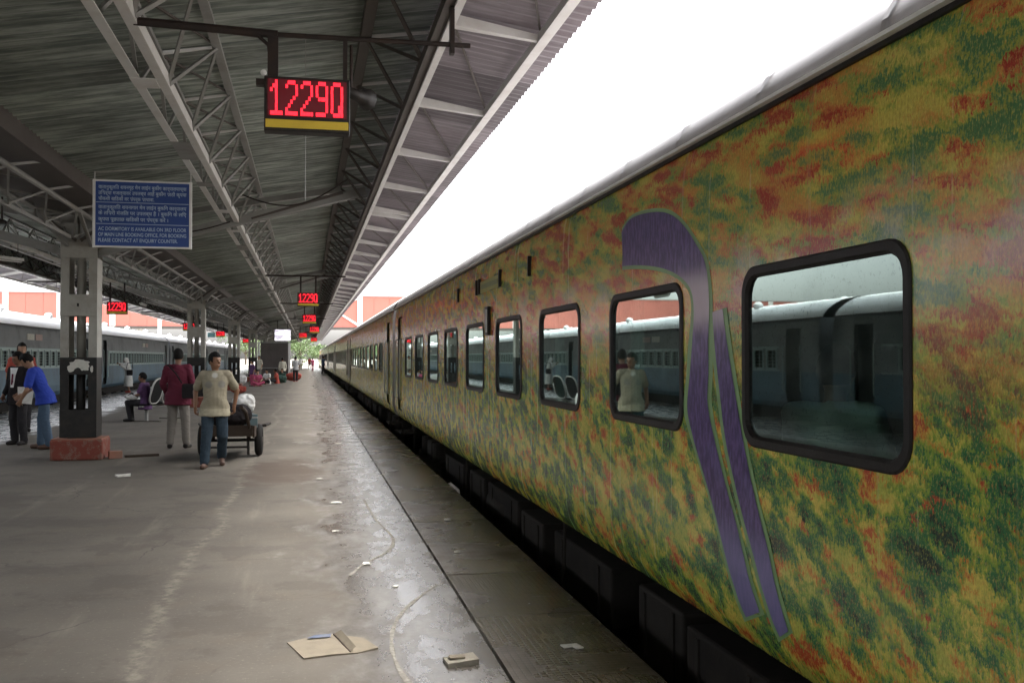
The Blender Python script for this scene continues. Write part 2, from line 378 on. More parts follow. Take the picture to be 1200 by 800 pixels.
    rg = math_n(nt, 'ADD', 0.16, math_n(nt, 'MULTIPLY', runs, 0.18)); nt.links.new(rg, b.inputs['Roughness'])
    b.inputs['Specular IOR Level'].default_value = 0.5; b.inputs['Coat Weight'].default_value = 0.12; b.inputs['Coat Roughness'].default_value = 0.09
    bump(nt, b, noise_n(nt, mapping(nt, yz, (1, 0.9, 1.4)), 1.0, 2, 0.5), 0.16, 0.02)
    return m
M_mural = mural_mat()
def purple_mat():
    m, nt, b = mat_new('mural_purple')
    p = geo_pos(nt); x, y, z = sep(nt, p); yz = comb(nt, 0.0, y, z)
    n = noise_n(nt, mapping(nt, yz, (1, 40, 12)), 1.0, 4, 0.65); n2 = noise_n(nt, mapping(nt, yz, (1, 5, 5)), 1.0, 4, 0.6)
    c = mix_c(nt, sstep(nt, n, 0.40, 0.62), (0.040, 0.020, 0.10), (0.14, 0.085, 0.25))
    c = mix_c(nt, math_n(nt, 'MULTIPLY', sstep(nt, n2, 0.5, 0.75), 0.4), c, (0.13, 0.12, 0.28))
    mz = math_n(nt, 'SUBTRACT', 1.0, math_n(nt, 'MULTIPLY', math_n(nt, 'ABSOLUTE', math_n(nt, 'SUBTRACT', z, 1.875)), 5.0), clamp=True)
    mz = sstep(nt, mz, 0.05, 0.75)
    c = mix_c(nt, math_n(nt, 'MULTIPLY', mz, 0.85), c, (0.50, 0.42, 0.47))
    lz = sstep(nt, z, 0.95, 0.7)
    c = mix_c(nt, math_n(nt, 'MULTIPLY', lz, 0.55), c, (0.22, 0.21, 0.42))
    nt.links.new(c, b.inputs['Base Color']); b.inputs['Roughness'].default_value = 0.3
    return m
M_purple = purple_mat()
M_outline = worn('mural_green_outline', (0.20, 0.34, 0.13), (0.13, 0.27, 0.12), 0.32, 14.0)
M_coachroof = worn('coach_roof_grey', (0.22, 0.205, 0.20), (0.10, 0.085, 0.08), 0.42, 1.6, 0.2, 0.6)
M_gutter = worn('gutter_pale_strip', (0.86, 0.85, 0.82), (0.7, 0.67, 0.62), 0.35, 8.0, 0, 0.4)
M_under = worn('underframe_grime', (0.016, 0.0135, 0.0115), (0.035, 0.028, 0.022), 0.8, 5.0)
M_under2 = worn('underframe_box_grey', (0.028, 0.024, 0.020), (0.012, 0.010, 0.009), 0.8, 4.0)
M_inside = worn('coach_inside_lining', (0.16, 0.19, 0.17), (0.12, 0.13, 0.12), 0.7, 3.0)
M_curtain = worn('curtain_teal_cloth', (0.20, 0.28, 0.25), (0.13, 0.2, 0.18), 0.85, 9.0)
M_berth = worn('berth_vinyl_blue', (0.05, 0.10, 0.14), (0.03, 0.06, 0.08), 0.5, 6.0)

def glass_mat(name, tint, dirt=0.22, refl=1.0):
    m = bpy.data.materials.new(name); m.use_nodes = True; nt = m.node_tree; nt.nodes.clear()
    out = nd(nt, 'ShaderNodeOutputMaterial')
    gl = nd(nt, 'ShaderNodeBsdfGlossy'); gl.inputs['Roughness'].default_value = 0.015
    gl.inputs['Color'].default_value = (0.80, 0.97, 0.91, 1)
    tr = nd(nt, 'ShaderNodeBsdfTransparent'); tr.inputs['Color'].default_value = (*tint, 1)
    df = nd(nt, 'ShaderNodeBsdfDiffuse'); df.inputs['Color'].default_value = (0.22, 0.26, 0.235, 1)
    p = geo_pos(nt)
    sp = sstep(nt, noise_n(nt, p, 75, 3, 0.7), 0.58, 0.68)
    sm = sstep(nt, noise_n(nt, p, 3, 5, 0.6), 0.4, 0.75)
    dm = math_n(nt, 'MULTIPLY', math_n(nt, 'ADD', math_n(nt, 'MULTIPLY', sp, 0.9), math_n(nt, 'MULTIPLY', sm, 0.55)), dirt)
    fr = nd(nt, 'ShaderNodeFresnel'); fr.inputs['IOR'].default_value = 1.5
    fac = math_n(nt, 'ADD', math_n(nt, 'MULTIPLY', fr.outputs[0], 2.2 * refl), 0.02 * refl, clamp=True)
    mx = nd(nt, 'ShaderNodeMixShader'); nt.links.new(fac, mx.inputs[0]); nt.links.new(tr.outputs[0], mx.inputs[1]); nt.links.new(gl.outputs[0], mx.inputs[2])
    mx2 = nd(nt, 'ShaderNodeMixShader'); nt.links.new(dm, mx2.inputs[0]); nt.links.new(mx.outputs[0], mx2.inputs[1]); nt.links.new(df.outputs[0], mx2.inputs[2])
    nt.links.new(mx2.outputs[0], out.inputs['Surface'])
    return m
M_glass = glass_mat('tinted_window_glass', (0.58, 0.76, 0.69), 0.30)

M_blue1 = worn('old_coach_lower_blue', (0.085, 0.15, 0.20), (0.05, 0.065, 0.075), 0.5, 1.2, 0.0, 0.8)
M_blue2 = worn('old_coach_upper_grey', (0.19, 0.20, 0.205), (0.075, 0.075, 0.08), 0.6, 1.3, 0.0, 0.9)
M_bluewin = worn('old_coach_window_frame', (0.34, 0.43, 0.41), (0.2, 0.26, 0.26), 0.5, 4.0)
M_oldroof = worn('old_coach_roof_silver', (0.74, 0.74, 0.74), (0.6, 0.59, 0.57), 0.4, 1.5, 0.0, 0.5)
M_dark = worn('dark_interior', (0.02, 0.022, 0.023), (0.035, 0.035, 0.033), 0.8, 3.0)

# ------------------------------------------------------------------ setting
plat_x0, plat_x1 = -8.56, 1.74
GX, GXL = 0.995, -7.82
Y0, Y1 = -18.0, 150.0
def grid_sheet(x0, x1, y0, y1, z, nx, ny, amp=0.0):
    mb = MB(); vs = []; fs = []
    for j in range(ny + 1):
        for i in range(nx + 1):
            x = x0 + (x1 - x0) * i / nx; y = y0 + (y1 - y0) * j / ny
            h = amp * mnoise.noise((x * 0.5, y * 0.35, 3.1)) if 0 < i < nx else 0
            vs.append((x, y, z + h))
    for j in range(ny):
        for i in range(nx):
            a = j * (nx + 1) + i; fs.append((a, a + 1, a + nx + 2, a + nx + 1))
    return mb.add(vs, fs)
g = MB().add([(-900, -400, -1.1), (900, -400, -1.1), (900, 1500, -1.1), (-900, 1500, -1.1)], [(0, 1, 2, 3)])
ground = tag(g.build('ground', worn('trackside_gravel', (0.17, 0.15, 0.13), (0.09, 0.08, 0.07), 0.9, 3.0)), kind='structure')
pl = MB().box(plat_x0, plat_x1, Y0, Y1, -1.09, -0.05)
platform = tag(pl.build('platform', M_conc), 'long worn railway platform between the two trains', kind='structure')
pt = grid_sheet(GXL + 0.02, GX - 0.01, Y0, Y1, 0.0, 30, 260, 0.002)
link('platform_surface', pt.mesh('platform_surface', M_plat, True), platform)
# coping slabs along both edges, each a piece of its own
def slab_mesh(wd, ln, name):
    mb = MB().box(0, wd, 0, ln, -0.048, 0.0)
    return mb.mesh(name, M_cop)
SL = 1.2
slabR = [slab_mesh(plat_x1 - GX - 0.012, SL - 0.007, 'coping_slab')]
slabL = [slab_mesh(GXL - plat_x0 - 0.012, SL - 0.007, 'coping_slab')]
nsl = int((Y1 - Y0) / SL)
for i in range(nsl):
    y = Y0 + i * SL
    link('coping_slab', slabR[0], platform, 0, (GX + 0.012, y, random.uniform(-0.003, 0.003)))
    link('coping_slab', slabL[0], platform, 0, (plat_x0, y, random.uniform(-0.003, 0.003)))
TCR, TCL = 3.47, -10.35        # track centres
tag(MB().box(5.28, 10.0, -60, 240, -1.09, 0.0).build('right_light_block', M_conc), kind='structure')  # unseen slab added to block daylight coming under the meadow-printed train
tag(MB().box(-17.0, -12.1, -60, 240, -1.09, 0.0).build('left_light_block', M_conc), kind='structure')  # unseen slab added to block the bright strip under the blue train
for tc in (TCR, TCL):
    for s in (-1, 1):
        r_ = MB().prism([(-0.07,0),(0.07,0),(0.07,0.02),(0.015,0.03),(0.015,0.11),(0.036,0.12),(0.036,0.16),(-0.036,0.16),(-0.036,0.12),(-0.015,0.11),(-0.015,0.03),(-0.07,0.02)], -60, 400)
        o = r_.build('rail', M_under); o.location = (tc + s * 0.838, 0, -1.0); tag(o, kind='structure')

# ------------------------------------------------------------------ coaches
def wall_mesh(prof, ys, holes, flip=False):
    """prof: (x, z) bottom to top; holes: (y0, y1, z0, z1).  Grid wall with openings."""
    zs = [z for _, z in prof]
    yb = sorted(set([ys[0], ys[1]] + [h for q in holes for h in q[:2]]))
    zb = sorted(set(zs + [h for q in holes for h in q[2:]]))
    def xa(z):
        for (x0, z0), (x1, z1) in zip(prof, prof[1:]):
            if z0 - 1e-6 <= z <= z1 + 1e-6: return x0 + (x1 - x0) * (z - z0) / (z1 - z0)
        return prof[-1][0]
    idx = {}; vs = []; fs = []
    def vid(y, z):
        k = (round(y, 5), round(z, 5))
        if k not in idx: idx[k] = len(vs); vs.append((xa(z), y, z))
        return idx[k]
    for a, b_ in zip(yb, yb[1:]):
        for c, d in zip(zb, zb[1:]):
            my, mz = (a + b_) / 2, (c + d) / 2
            if any(h[0] < my < h[1] and h[2] < mz < h[3] for h in holes): continue
            f = (vid(a, c), vid(b_, c), vid(b_, d), vid(a, d))
            fs.append(f if not flip else tuple(reversed(f)))
    return MB().add(vs, fs)

def rrect(w_, h_, r, n=6):
    pts = []
    for cx, cz, a0 in ((w_/2-r, h_/2-r, 0), (-w_/2+r, h_/2-r, 90), (-w_/2+r, -h_/2+r, 180), (w_/2-r, -h_/2+r, 270)):
        for k in range(n + 1):
            a = R(a0 + 90 * k / n); pts.append((cx + r*math.cos(a), cz + r*math.sin(a)))
    return pts
def frame_mesh(wo_, ho, ro, wi, hi, ri, depth, name, mat):
    """ring frame lying in the yz plane, front at x=-depth, bevelled"""
    A = rrect(wo_, ho, ro); B = rrect(wo_-0.016, ho-0.016, ro-0.006); C = rrect(wi+0.024, hi+0.024, ri+0.010); D = rrect(wi, hi, ri)
    n = len(A); vs = []
    for ring, x in ((A, 0.004), (A, -depth*0.55), (B, -depth), (C, -depth), (D, 0.004), (D, 0.02)):
        vs += [(x, y, z) for y, z in ring]
    fs = []
    for k in range(5):
        for i in range(n):
            j = (i + 1) % n; fs.append((k*n+i, k*n+j, (k+1)*n+j, (k+1)*n+i))
    return MB().add(vs, fs).mesh(name, mat, False)

WX = 1.85
PROF = [(1.985, 0.30), (1.93, 0.335), (1.885, 0.42), (1.862, 0.52), (1.852, 0.66), (1.85, 1.0), (1.85, 2.1), (1.853, 2.4), (1.865, 2.56), (1.885, 2.645)]
def prof_x(z):
    for (x0, z0), (x1, z1) in zip(PROF, PROF[1:]):
        if z0 <= z <= z1: return x0 + (x1 - x0) * (z - z0) / (z1 - z0)
    return PROF[0][0] if z < PROF[0][1] else PROF[-1][0]
WIN_Y = [3.36 - 1.9, 3.36, 5.27, 7.18, 9.08, 10.98, 12.88, 14.78, 16.66, 18.5]
WIN_W, WIN_H, WIN_Z = 1.225, 0.765, 1.603
winframe = frame_mesh(WIN_W, WIN_H, 0.12, WIN_W - 0.10, WIN_H - 0.095, 0.088, 0.009, 'window_frame', M_rubber)
def pane_mesh():
    ring = rrect(WIN_W - 0.09, WIN_H - 0.085, 0.09); n = len(ring)
    return MB().add([(0.009, y, z) for y, z in ring], [tuple(reversed(range(n)))]).mesh('pane', M_glass)
winpane = pane_mesh()
CL = 23.55   # coach length
def make_coach(full=True):
    """origin: at the near end, y = 0..CL; x, z in world"""
    root = empty('passenger_coach', (0, 0, 0))
    wy = [y + 2.15 for y in WIN_Y]
    holes = [(y - 0.577, y + 0.577, WIN_Z - 0.347, WIN_Z + 0.347) for y in wy]
    doors = [(21.95, 22.85), (0.75, 1.65)]
    dh = [(a, b_, 0.52, 2.42) for a, b_ in doors]
    wl = wall_mesh(PROF, (0.0, CL), holes + dh); wl.build('side_wall', M_mural, root, True)
    # other side, ends, floor, ceiling
    o = MB().sheet([(2*TCR - x, z) for x, z in PROF], 0.0, CL); o.build('far_side_wall', M_mural, root, True)
    hw = [(x, z) for x, z in PROF] + [(2*TCR - x, z) for x, z in reversed(PROF)]
    for ye in (0.0, CL):
        e = MB().prism(hw, ye - 0.02 if ye else 0.0, ye if ye else 0.02); e.build('end_wall', M_coachroof, root)
    MB().box(1.99, 2*TCR-1.99, 0.03, CL-0.03, 0.36, 0.42).build('floor', M_under, root)
    MB().box(1.93, 2*TCR-1.93, 0.03, CL-0.03, 2.50, 2.54).build('ceiling_lining', M_inside, root)
    MB().box(3.55, 3.59, 2.0, CL-2.3, 0.43, 2.49).build('partition', M_inside, root)
    rp = [(1.862, 2.669), (1.872, 2.715), (1.915, 2.79), (2.0, 2.865), (2.22, 2.985), (2.6, 3.10), (3.0, 3.16), (TCR, 3.18)]
    rp = rp + [(2*TCR - x, z) for x, z in reversed(rp[:-1])]
    rf = MB().sheet(rp, -0.04, CL + 0.04).build('roof', M_coachroof, root, True)
    for k in range(26):     # roof ribs
        yk = 0.4 + k * 0.93
        rb = MB(); rb.sheet([(x * 1.0 + (TCR - x) * -0.002, z + 0.006) for x, z in rp], yk, yk + 0.035); rb.build('roof_rib', M_coachroof, rf)
    MB().prism([(1.838, 2.653), (1.872, 2.653), (1.872, 2.668), (1.838, 2.668)], -0.03, CL + 0.03).build('gutter', M_gutter, root)
    MB().prism([(1.866, 2.634), (1.888, 2.634), (1.888, 2.6525), (1.866, 2.6525)], 0, CL).build('gutter_shadow', M_rubber, root)  # dark strip drawn in as the shadow below the gutter
    for y in wy:
        f = link('window_frame', winframe, root, 0, (WX, y, WIN_Z))
        link('pane', winpane, f)
    for a, b_ in doors:
        d = MB().box(1.90, 1.94, a + 0.004, b_ - 0.004, 0.53, 2.41).build('door', M_mural, root)
        MB().box(1.893, 1.899, a + 0.28, b_ - 0.28, 1.35, 2.0).build('door_window', M_rubber, d)
        MB().box(1.886, 1.899, a + 0.08, a + 0.12, 1.1, 1.35).build('handle', M_galv, d)
        for hy in (a - 0.07, b_ + 0.07):
            MB().tube([(1.852, hy, 0.75), (1.80, hy, 0.78), (1.80, hy, 1.95), (1.852, hy, 1.98)], 0.016, 6).build('handrail', M_galv, root)
        st = MB().box(1.83, 2.15, a, b_, 0.06, 0.09); st.box(1.86, 1.89, a, a + 0.03, 0.09, 0.36).box(1.86, 1.89, b_ - 0.03, b_, 0.09, 0.36); st.build('footstep', M_under2, root)
    # bellows
    MB().box(2.55, 4.39, CL, CL + 0.55, 0.45, 2.55).build('gangway_bellows', M_rubber, root)
    # underframe
    MB().box(2.45, 4.49, 0.4, CL - 0.4, 0.12, 0.30).build('underframe', M_under, root)
    MB().box(2.85, 4.09, 5.7, CL - 5.7, -0.98, 0.115).build('underfloor_light_block', M_under, root)  # dark box added to block the bright gap under the coach
    MB().box(3.1, 3.84, 0.3, 5.69, -0.98, 0.115).build('end_light_block', M_under, root)  # added block carrying the same screen on to the coach end
    rnd = random.Random(4)
    y = 6.3
    for k in range(9):
        L_ = rnd.uniform(0.7, 1.9); dp = rnd.uniform(0.35, 0.62)
        if y + L_ > CL - 5.4: break
        x0 = rnd.uniform(2.0, 2.12)
        bx = MB().box(x0, x0 + 0.8, y, y + L_, 0.12 - dp, 0.13).build('equipment_box', M_under2 if k % 2 else M_under, root, False, 0.02)
        for q in (0.18, 0.82):
            MB().box(x0 - 0.014, x0 - 0.001, y + L_*q - 0.02, y + L_*q + 0.02, 0.12 - dp + 0.04, 0.1).build('strap', M_under2, bx)
        y += L_ + rnd.uniform(0.15, 0.5)
    for yc in (3.7, CL - 3.7):
        bg_ = MB(); bg_.box(2.15, 2.35, yc - 1.7, yc + 1.7, -0.42, -0.20).box(2.15, 4.79, yc - 0.3, yc + 0.3, -0.3, 0.1)
        bo = bg_.build('bogie_frame', M_under2, root, False, 0.03)
        for s in (-1.28, 1.28):
            for xc in (2.63, 4.31):
                wp = [(xc - 0.07, yc + s, -0.42), (xc + 0.07, yc + s, -0.42)]
                MB().tube(wp, 0.42, 24).build('wheel', M_under, bo)
            MB().box(2.08, 2.30, yc + s - 0.17, yc + s + 0.17, -0.56, -0.30).build('axle_box', M_under2, bo, False, 0.03)
            MB().tube([(2.22, yc + s*0.62, -0.22), (2.22, yc + s*0.62, 0.12)], 0.11, 12).build('spring', M_under2, bo)
    for yt in (12.6,):
        MB().tube([(2.30, yt, -0.12), (2.30, yt + 0.05, -0.12), (2.30, yt + 1.05, -0.12), (2.30, yt + 1.1, -0.12)], [0.15, 0.23, 0.23, 0.15], 18).build('air_tank', M_under2, root, True)
    for yp in (1.9, 9.7, 14.6, 20.9):
        MB().tube([(2.0, yp, 0.3), (1.99, yp, -0.05), (1.98, yp + 0.03, -0.2)], 0.014, 6).build('hanging_pipe', M_under2, root)
    return root
coachR = []
base = make_coach()
labR = ['coach printed with a flower meadow and a pair of purple striding legs',
        'coach printed with the meadow, coupled next beyond the purple-legged coach',
        'third meadow-printed coach counting from the purple-legged one',
        'fourth meadow-printed coach after the purple-legged one, a man standing at its door',
        'fifth meadow-printed coach after the purple-legged one', 'sixth meadow-printed coach, reaching under the salmon bridge',
        'seventh meadow-printed coach just past the salmon bridge']
PITCH = CL + 0.6
coach0_y = -2.15
for i, lb in enumerate(labR):
    o = base if i == 0 else copy_tree(base)
    o.location = (0, coach0_y + i * PITCH, 0); coachR.append(o)
    tag(o, lb, 'coach', 'coaches of the meadow-printed train')
C0 = coachR[0]
# ---- things only the near coach has (local y = world y + 2.15)
def decal(pts_fn, name, mat, proud, parent):
    vs, fs = pts_fn
    return MB().add([(prof_x(z) - proud, y + 2.15, z) for y, z in vs], fs).build(name, mat, parent)
def ribbon(L, Rr):
    vs = []; fs = []
    for (a, b_) in zip(L, Rr): vs += [a, b_]
    for i in range(len(L) - 1): fs.append((2*i, 2*i+1, 2*i+3, 2*i+2))
    return vs, fs
def yz_of(u, v):         # measured once on the wall plane: image measurement -> (y, z) on the coach side
    th = math.atan(239 / 1150); c, s = math.cos(th), math.sin(th)
    zc = 1150 * WX / (c * (u - 361)); return ((zc - WX * s) / c, CAMH + (419 - v) * zc / 1150)
def dense(P, n=6):
    out = []
    for i in range(len(P) - 1):
        p0, p1, p2, p3 = P[max(0, i-1)], P[i], P[i+1], P[min(len(P)-1, i+2)]
        for k in range(n):
            t = k / n
            out.append(tuple(.5*((2*p1[j]) + (-p0[j]+p2[j])*t + (2*p0[j]-5*p1[j]+4*p2[j]-p3[j])*t*t + (-p0[j]+3*p1[j]-3*p2[j]+p3[j])*t**3) for j in (0, 1)))
    return out + [P[-1]]
# left leg with the curved top: left/lower edge and right/upper edge
legA_L = [(731,312),(748,311),(770,313),(787,318),(801,327),(811,341),(814,365),(812,400),(809,440),(806,478),(812,510),(822,545),(835,590),(846,635),(857,680),(868,722)]
legA_R = [(729,272),(740,256),(762,249),(783,250),(800,262),(816,285),(828,310),(832,350),(831,400),(831,440),(830,474),(839,520),(850,565),(862,610),(871,650),(880,690),(887,716)]
legA_L = [legA_L[0]] + legA_L; 
legB_L = [(836,366),(838,400),(843,450),(850,510),(860,560),(872,610),(884,655),(895,700),(907,745)]
legB_R = [(848,362),(852,395),(859,440),(868,495),(877,545),(888,595),(899,640),(909,690),(920,738)]
def widen(Lp, Rp, e):
    L2, R2 = [], []
    for a, b_ in zip(Lp, Rp):
        dx, dy = b_[0]-a[0], b_[1]-a[1]; l = math.hypot(dx, dy); dx /= l; dy /= l
        L2.append((a[0]-dx*e, a[1]-dy*e)); R2.append((b_[0]+dx*e, b_[1]+dy*e))
    return L2, R2
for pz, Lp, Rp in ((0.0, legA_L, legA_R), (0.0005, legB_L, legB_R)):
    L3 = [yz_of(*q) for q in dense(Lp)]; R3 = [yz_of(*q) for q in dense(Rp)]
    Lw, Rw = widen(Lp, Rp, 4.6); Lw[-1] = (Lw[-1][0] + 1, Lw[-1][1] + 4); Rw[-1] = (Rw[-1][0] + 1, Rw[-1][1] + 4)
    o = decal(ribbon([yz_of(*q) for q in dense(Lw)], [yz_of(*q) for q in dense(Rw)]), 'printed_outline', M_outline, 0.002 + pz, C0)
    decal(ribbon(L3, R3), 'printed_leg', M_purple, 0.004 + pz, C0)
# brackets, destination board, reservation display box
for yb_ in (8.13, 9.44, 10.62, 10.80, 12.16):
    MB().box(1.825, 1.858, yb_ + 2.15 - 0.017, yb_ + 2.15 + 0.017, 2.29, 2.46).build('board_bracket', M_rubber, C0)
brd = MB().box(1.842, 1.852, 9.50 + 2.15, 10.57 + 2.15, 2.30, 2.42).build('destination_board', worn('board_yellow_green', (0.30, 0.27, 0.05), (0.2, 0.22, 0.06), 0.5, 9), C0)
MB().box(1.838, 1.8415, 9.56 + 2.15, 10.51 + 2.15, 2.335, 2.385).build('board_lettering_strip', worn('board_dull_green', (0.14, 0.17, 0.05), (0.24, 0.22, 0.06), 0.5, 30), brd)
db = MB().box(1.815, 1.853, 9.98 + 2.15, 10.16 + 2.15, 1.83, 2.13).build('display_box', M_rubber, C0, False, 0.01)
MB().box(1.808, 1.814, 10.0 + 2.15, 10.05 + 2.15, 1.86, 2.10).build('display_glass', M_white, db)
# interior of the near coach: curtains, berths
for i, y in enumerate(WIN_Y):
    for s in ((-1,) if i == 1 else (-1, 1)):
        mb = MB(); vs = []; fs = []; n = 14; W_ = 0.20
        for k in range(n + 1):
            yy = y + 2.15 + s * (0.62 - W_ * k / n); vs += [(1.99 + 0.018*math.sin(k*1.9), yy, 1.22), (1.99 + 0.018*math.sin(k*1.9+0.4), yy, 2.02)]
        for k in range(n): fs.append((2*k, 2*k+2, 2*k+3, 2*k+1))
        mb.add(vs, fs).build('curtain', M_curtain, C0, True)
    if i < 9:
        MB().box(2.02, 3.5, y + 2.15 + 0.93, y + 2.15 + 0.97, 0.43, 2.4).build('berth_partition', M_inside, C0)
        for q0, q1 in ((0.42, 0.92), (0.98, 1.46)):
            MB().box(2.03, 3.4, y + 2.15 + q0, y + 2.15 + q1, 0.80, 0.90).build('berth', M_berth, C0, False, 0.02)

# ---- old blue train on the left
LX = -8.76
PROFL = [(-8.93, 0.26), (-8.80, 0.40), (LX, 0.62), (LX, 1.22), (LX, 1.30), (LX, 1.84), (LX, 2.2), (-8.80, 2.52), (-8.86, 2.60)]
CLL = 21.6
OW_Z0, OW_Z1 = 1.28, 1.84
def make_old():
    root = empty('old_passenger_coach')
    ys = []
    y = 2.55
    while y < CLL - 2.8:
        ys.append(y); y += 0.80
    holes = [(y - 0.27, y + 0.27, OW_Z0, OW_Z1) for y in ys]
    doors = [(0.95, 1.75), (CLL - 1.75, CLL - 0.95)]
    holes += [(a, b_, 0.42, 2.36) for a, b_ in doors]
    lo = wall_mesh([p for p in PROFL if p[1] <= 1.225], (0, CLL), [(a, b_, 0.42, 1.22) for a, b_ in doors], True); lo.build('lower_side_panel', M_blue1, root)
    up_ = wall_mesh([p for p in PROFL if p[1] >= 1.215], (0, CLL), [(a, b_, 1.22, 2.36) for a, b_ in doors] + holes[:len(ys)], True); up_.build('upper_side_panel', M_blue2, root)
    rail = MB().box(LX + 0.002, LX + 0.03, 2.1, CLL - 2.1, 1.225, 1.265); rail.box(LX + 0.002, LX + 0.025, 2.1, CLL - 2.1, 1.85, 1.90); rail.build('waist_rail', M_bluewin, root)
    fm = MB()
    w2, z0, z1 = 0.33, OW_Z0 - 0.012, OW_Z1 + 0.008
    fm.box(-0.02, 0.022, -w2, -w2 + 0.075, z0, z1).box(-0.02, 0.022, w2 - 0.075, w2, z0, z1)
    fm.box(-0.02, 0.02, -w2 + 0.076, w2 - 0.076, z0, z0 + 0.05).box(-0.02, 0.02, -w2 + 0.076, w2 - 0.076, z1 - 0.05, z1)
    fmm = fm.mesh('window_frame', M_bluewin)
    bm_ = MB()
    for k in range(1, 5): bm_.box(-0.012, 0.004, -0.25, 0.25, z0 + 0.045 + k * 0.092, z0 + 0.057 + k * 0.092)
    bm_.box(-0.03, -0.013, -0.012, 0.012, z0, z1)
    bmm = bm_.mesh('window_bars', M_bluewin)
    for y in ys:
        f = link('window_frame', fmm, root, 0, (LX, y, 0)); link('window_bars', bmm, f)
    for a, b_ in doors:
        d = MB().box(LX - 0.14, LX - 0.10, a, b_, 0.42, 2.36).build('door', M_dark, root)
        for hy in (a - 0.08, b_ + 0.08):
            MB().tube([(LX, hy, 0.7), (LX + 0.05, hy, 0.74), (LX + 0.05, hy, 1.9), (LX, hy, 1.94)], 0.016, 6).build('handrail', M_bluewin, root)
        MB().box(LX - 0.30, LX + 0.02, a, b_, 0.06, 0.09).build('footstep', M_under2, root)
    for ye in (0.01, CLL - 0.03):
        MB().box(2*TCL - LX + 0.03, LX - 0.03, ye, ye + 0.02, 0.3, 2.6).build('end_wall', M_blue2, root)
    MB().box(2*TCL - LX, 2*TCL - LX + 0.02, 0, CLL, 0.26, 2.6).build('far_side_wall', M_blue1, root)
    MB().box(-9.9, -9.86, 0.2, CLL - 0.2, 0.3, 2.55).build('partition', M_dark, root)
    MB().box(2*TCL - LX + 0.05, LX - 0.2, 0.03, CLL - 0.03, 0.3, 0.36).build('floor', M_under, root)
    rp = [(-8.83, 2.605), (-8.86, 2.66), (-8.95, 2.78), (-9.12, 2.92), (-9.4, 3.06), (-9.8, 3.14), (TCL, 3.17)]
    rp = rp + [(2*TCL - x, z) for x, z in reversed(rp[:-1])]
    rf = MB().sheet(rp, -0.03, CLL + 0.03).build('roof', M_oldroof, root, True)
    MB().prism([(-8.80, 2.585), (-8.84, 2.585), (-8.84, 2.612), (-8.80, 2.612)], 0, CLL).build('gutter', M_steel_d, root)
    for k in range(7):
        MB().ball((TCL + 0.9 if k % 2 else TCL - 0.2, 1.8 + k * 3.0, 3.13), (0.16, 0.16, 0.13), 10, 6).build('roof_ventilator', M_oldroof, rf, True)
    MB().box(TCL - 0.6, TCL + 0.6, CLL, CLL + 0.6, 0.4, 2.4).build('gangway_bellows', M_rubber, root)
    MB().box(-11.6, -9.05, 0.3, CLL - 0.3, -0.05, 0.25).build('underframe', M_under, root)
    for yc in (3.4, CLL - 3.4):
        bo = MB().box(-9.35, -9.15, yc - 1.6, yc + 1.6, -0.45, -0.2).build('bogie_frame', M_under2, root)
        for s in (-1.45, 1.45):
            for xc in (TCL - 0.84, TCL + 0.84):
                MB().tube([(xc - 0.07, yc + s, -0.42), (xc + 0.07, yc + s, -0.42)], 0.42, 18).build('wheel', M_under, bo)
    pb = MB().box(LX + 0.003, LX + 0.02, 11.3, 12.1, 2.16, 2.36).build('number_plate', M_poster, root)
    MB().box(LX + 0.003, LX + 0.02, 12.3, 13.1, 2.16, 2.36).build('notice_plate', worn('notice_faded_pink', (0.42, 0.30, 0.27), (0.3, 0.25, 0.22), 0.7, 12), root)
    return root
old = make_old()
labL = ['old blue coach behind the one reflected beside the bench, nearest the wide puddles',
        'old blue coach with pale window frames, whose roof gap shows in the big window',
        'old blue coach with pale window frames behind the two men sharing a paper',
        'old blue coach with barred windows where a woman in white leans in',
        'old blue coach coupled beyond the one the woman in white leans into',
        'old blue coach second beyond the one the woman in white leans into',
        'last old blue coach, standing under the salmon bridge']
labL[0] = 'tail coach of the old blue train, beyond the roof gap in the big window'
for i, lb in enumerate(labL):
    o = old if i == 0 else copy_tree(old)
    o.location = (0, -22.3 + 0.2 + i * 22.25, 0)
    tag(o, lb, 'coach', 'coaches of the old blue train')

# ------------------------------------------------------------------ canopy
PX = -3.53                     # line of posts
PY0, BAY = 16.67, 16.5
def roofz(x): return 4.07 + 0.176 * (abs(x - PX) - 0.58)
can = tag(empty('platform_canopy', (PX, PY0, 0)), 'long corrugated butterfly roof canopy on lattice girders over the platform', 'canopy')
CO = Vector((PX, PY0, 0))
def cbuild(mb, name, mat, smooth=False, parent=can):
    mb.v = [(x - CO.x, y - CO.y, z - CO.z) for x, y, z in mb.v]
    return mb.build(name, mat, parent, smooth)
def clink(name, mesh, x, y, z, parent=can, sx=1):
    o = link(name, mesh, parent, 0, (x - CO.x, y - CO.y, z - CO.z)); 
    if sx < 0: o.scale = (-1, 1, 1)
    return o
# corrugated sheets: run down the slope, ribbed across
def corr_mesh(name, mat, x0, z0, x1, z1, wd, pitch, amp, seg=6, trap=False):
    n = int(round(wd / pitch)) * seg; vs = []; fs = []
    for k in range(n + 1):
        y = wd * k / n; ph = 2 * math.pi * y / pitch; h = math.sin(ph)
        if trap: h = max(-1, min(1, h * 1.8))
        h *= amp
        vs += [(x0, y, z0 + h), (x1, y, z1 + h)]
    for k in range(n): fs.append((2*k, 2*k+1, 2*k+3, 2*k+2))
    return MB().add(vs, fs).mesh(name, mat, not trap)
SW = 0.90
m_roof = corr_mesh('roof_sheet', M_roof, 0, roofz(PX + 0.56), 5.0 - 0.56, roofz(PX + 5.0), SW, 0.15, 0.020)
NS = 118
for i in range(NS):
    y = -16.0 + i * SW
    for sx in (1, -1):
        clink('roof_sheet', m_roof, PX + sx * 0.56, y, random.uniform(0, 0.012), can, sx)
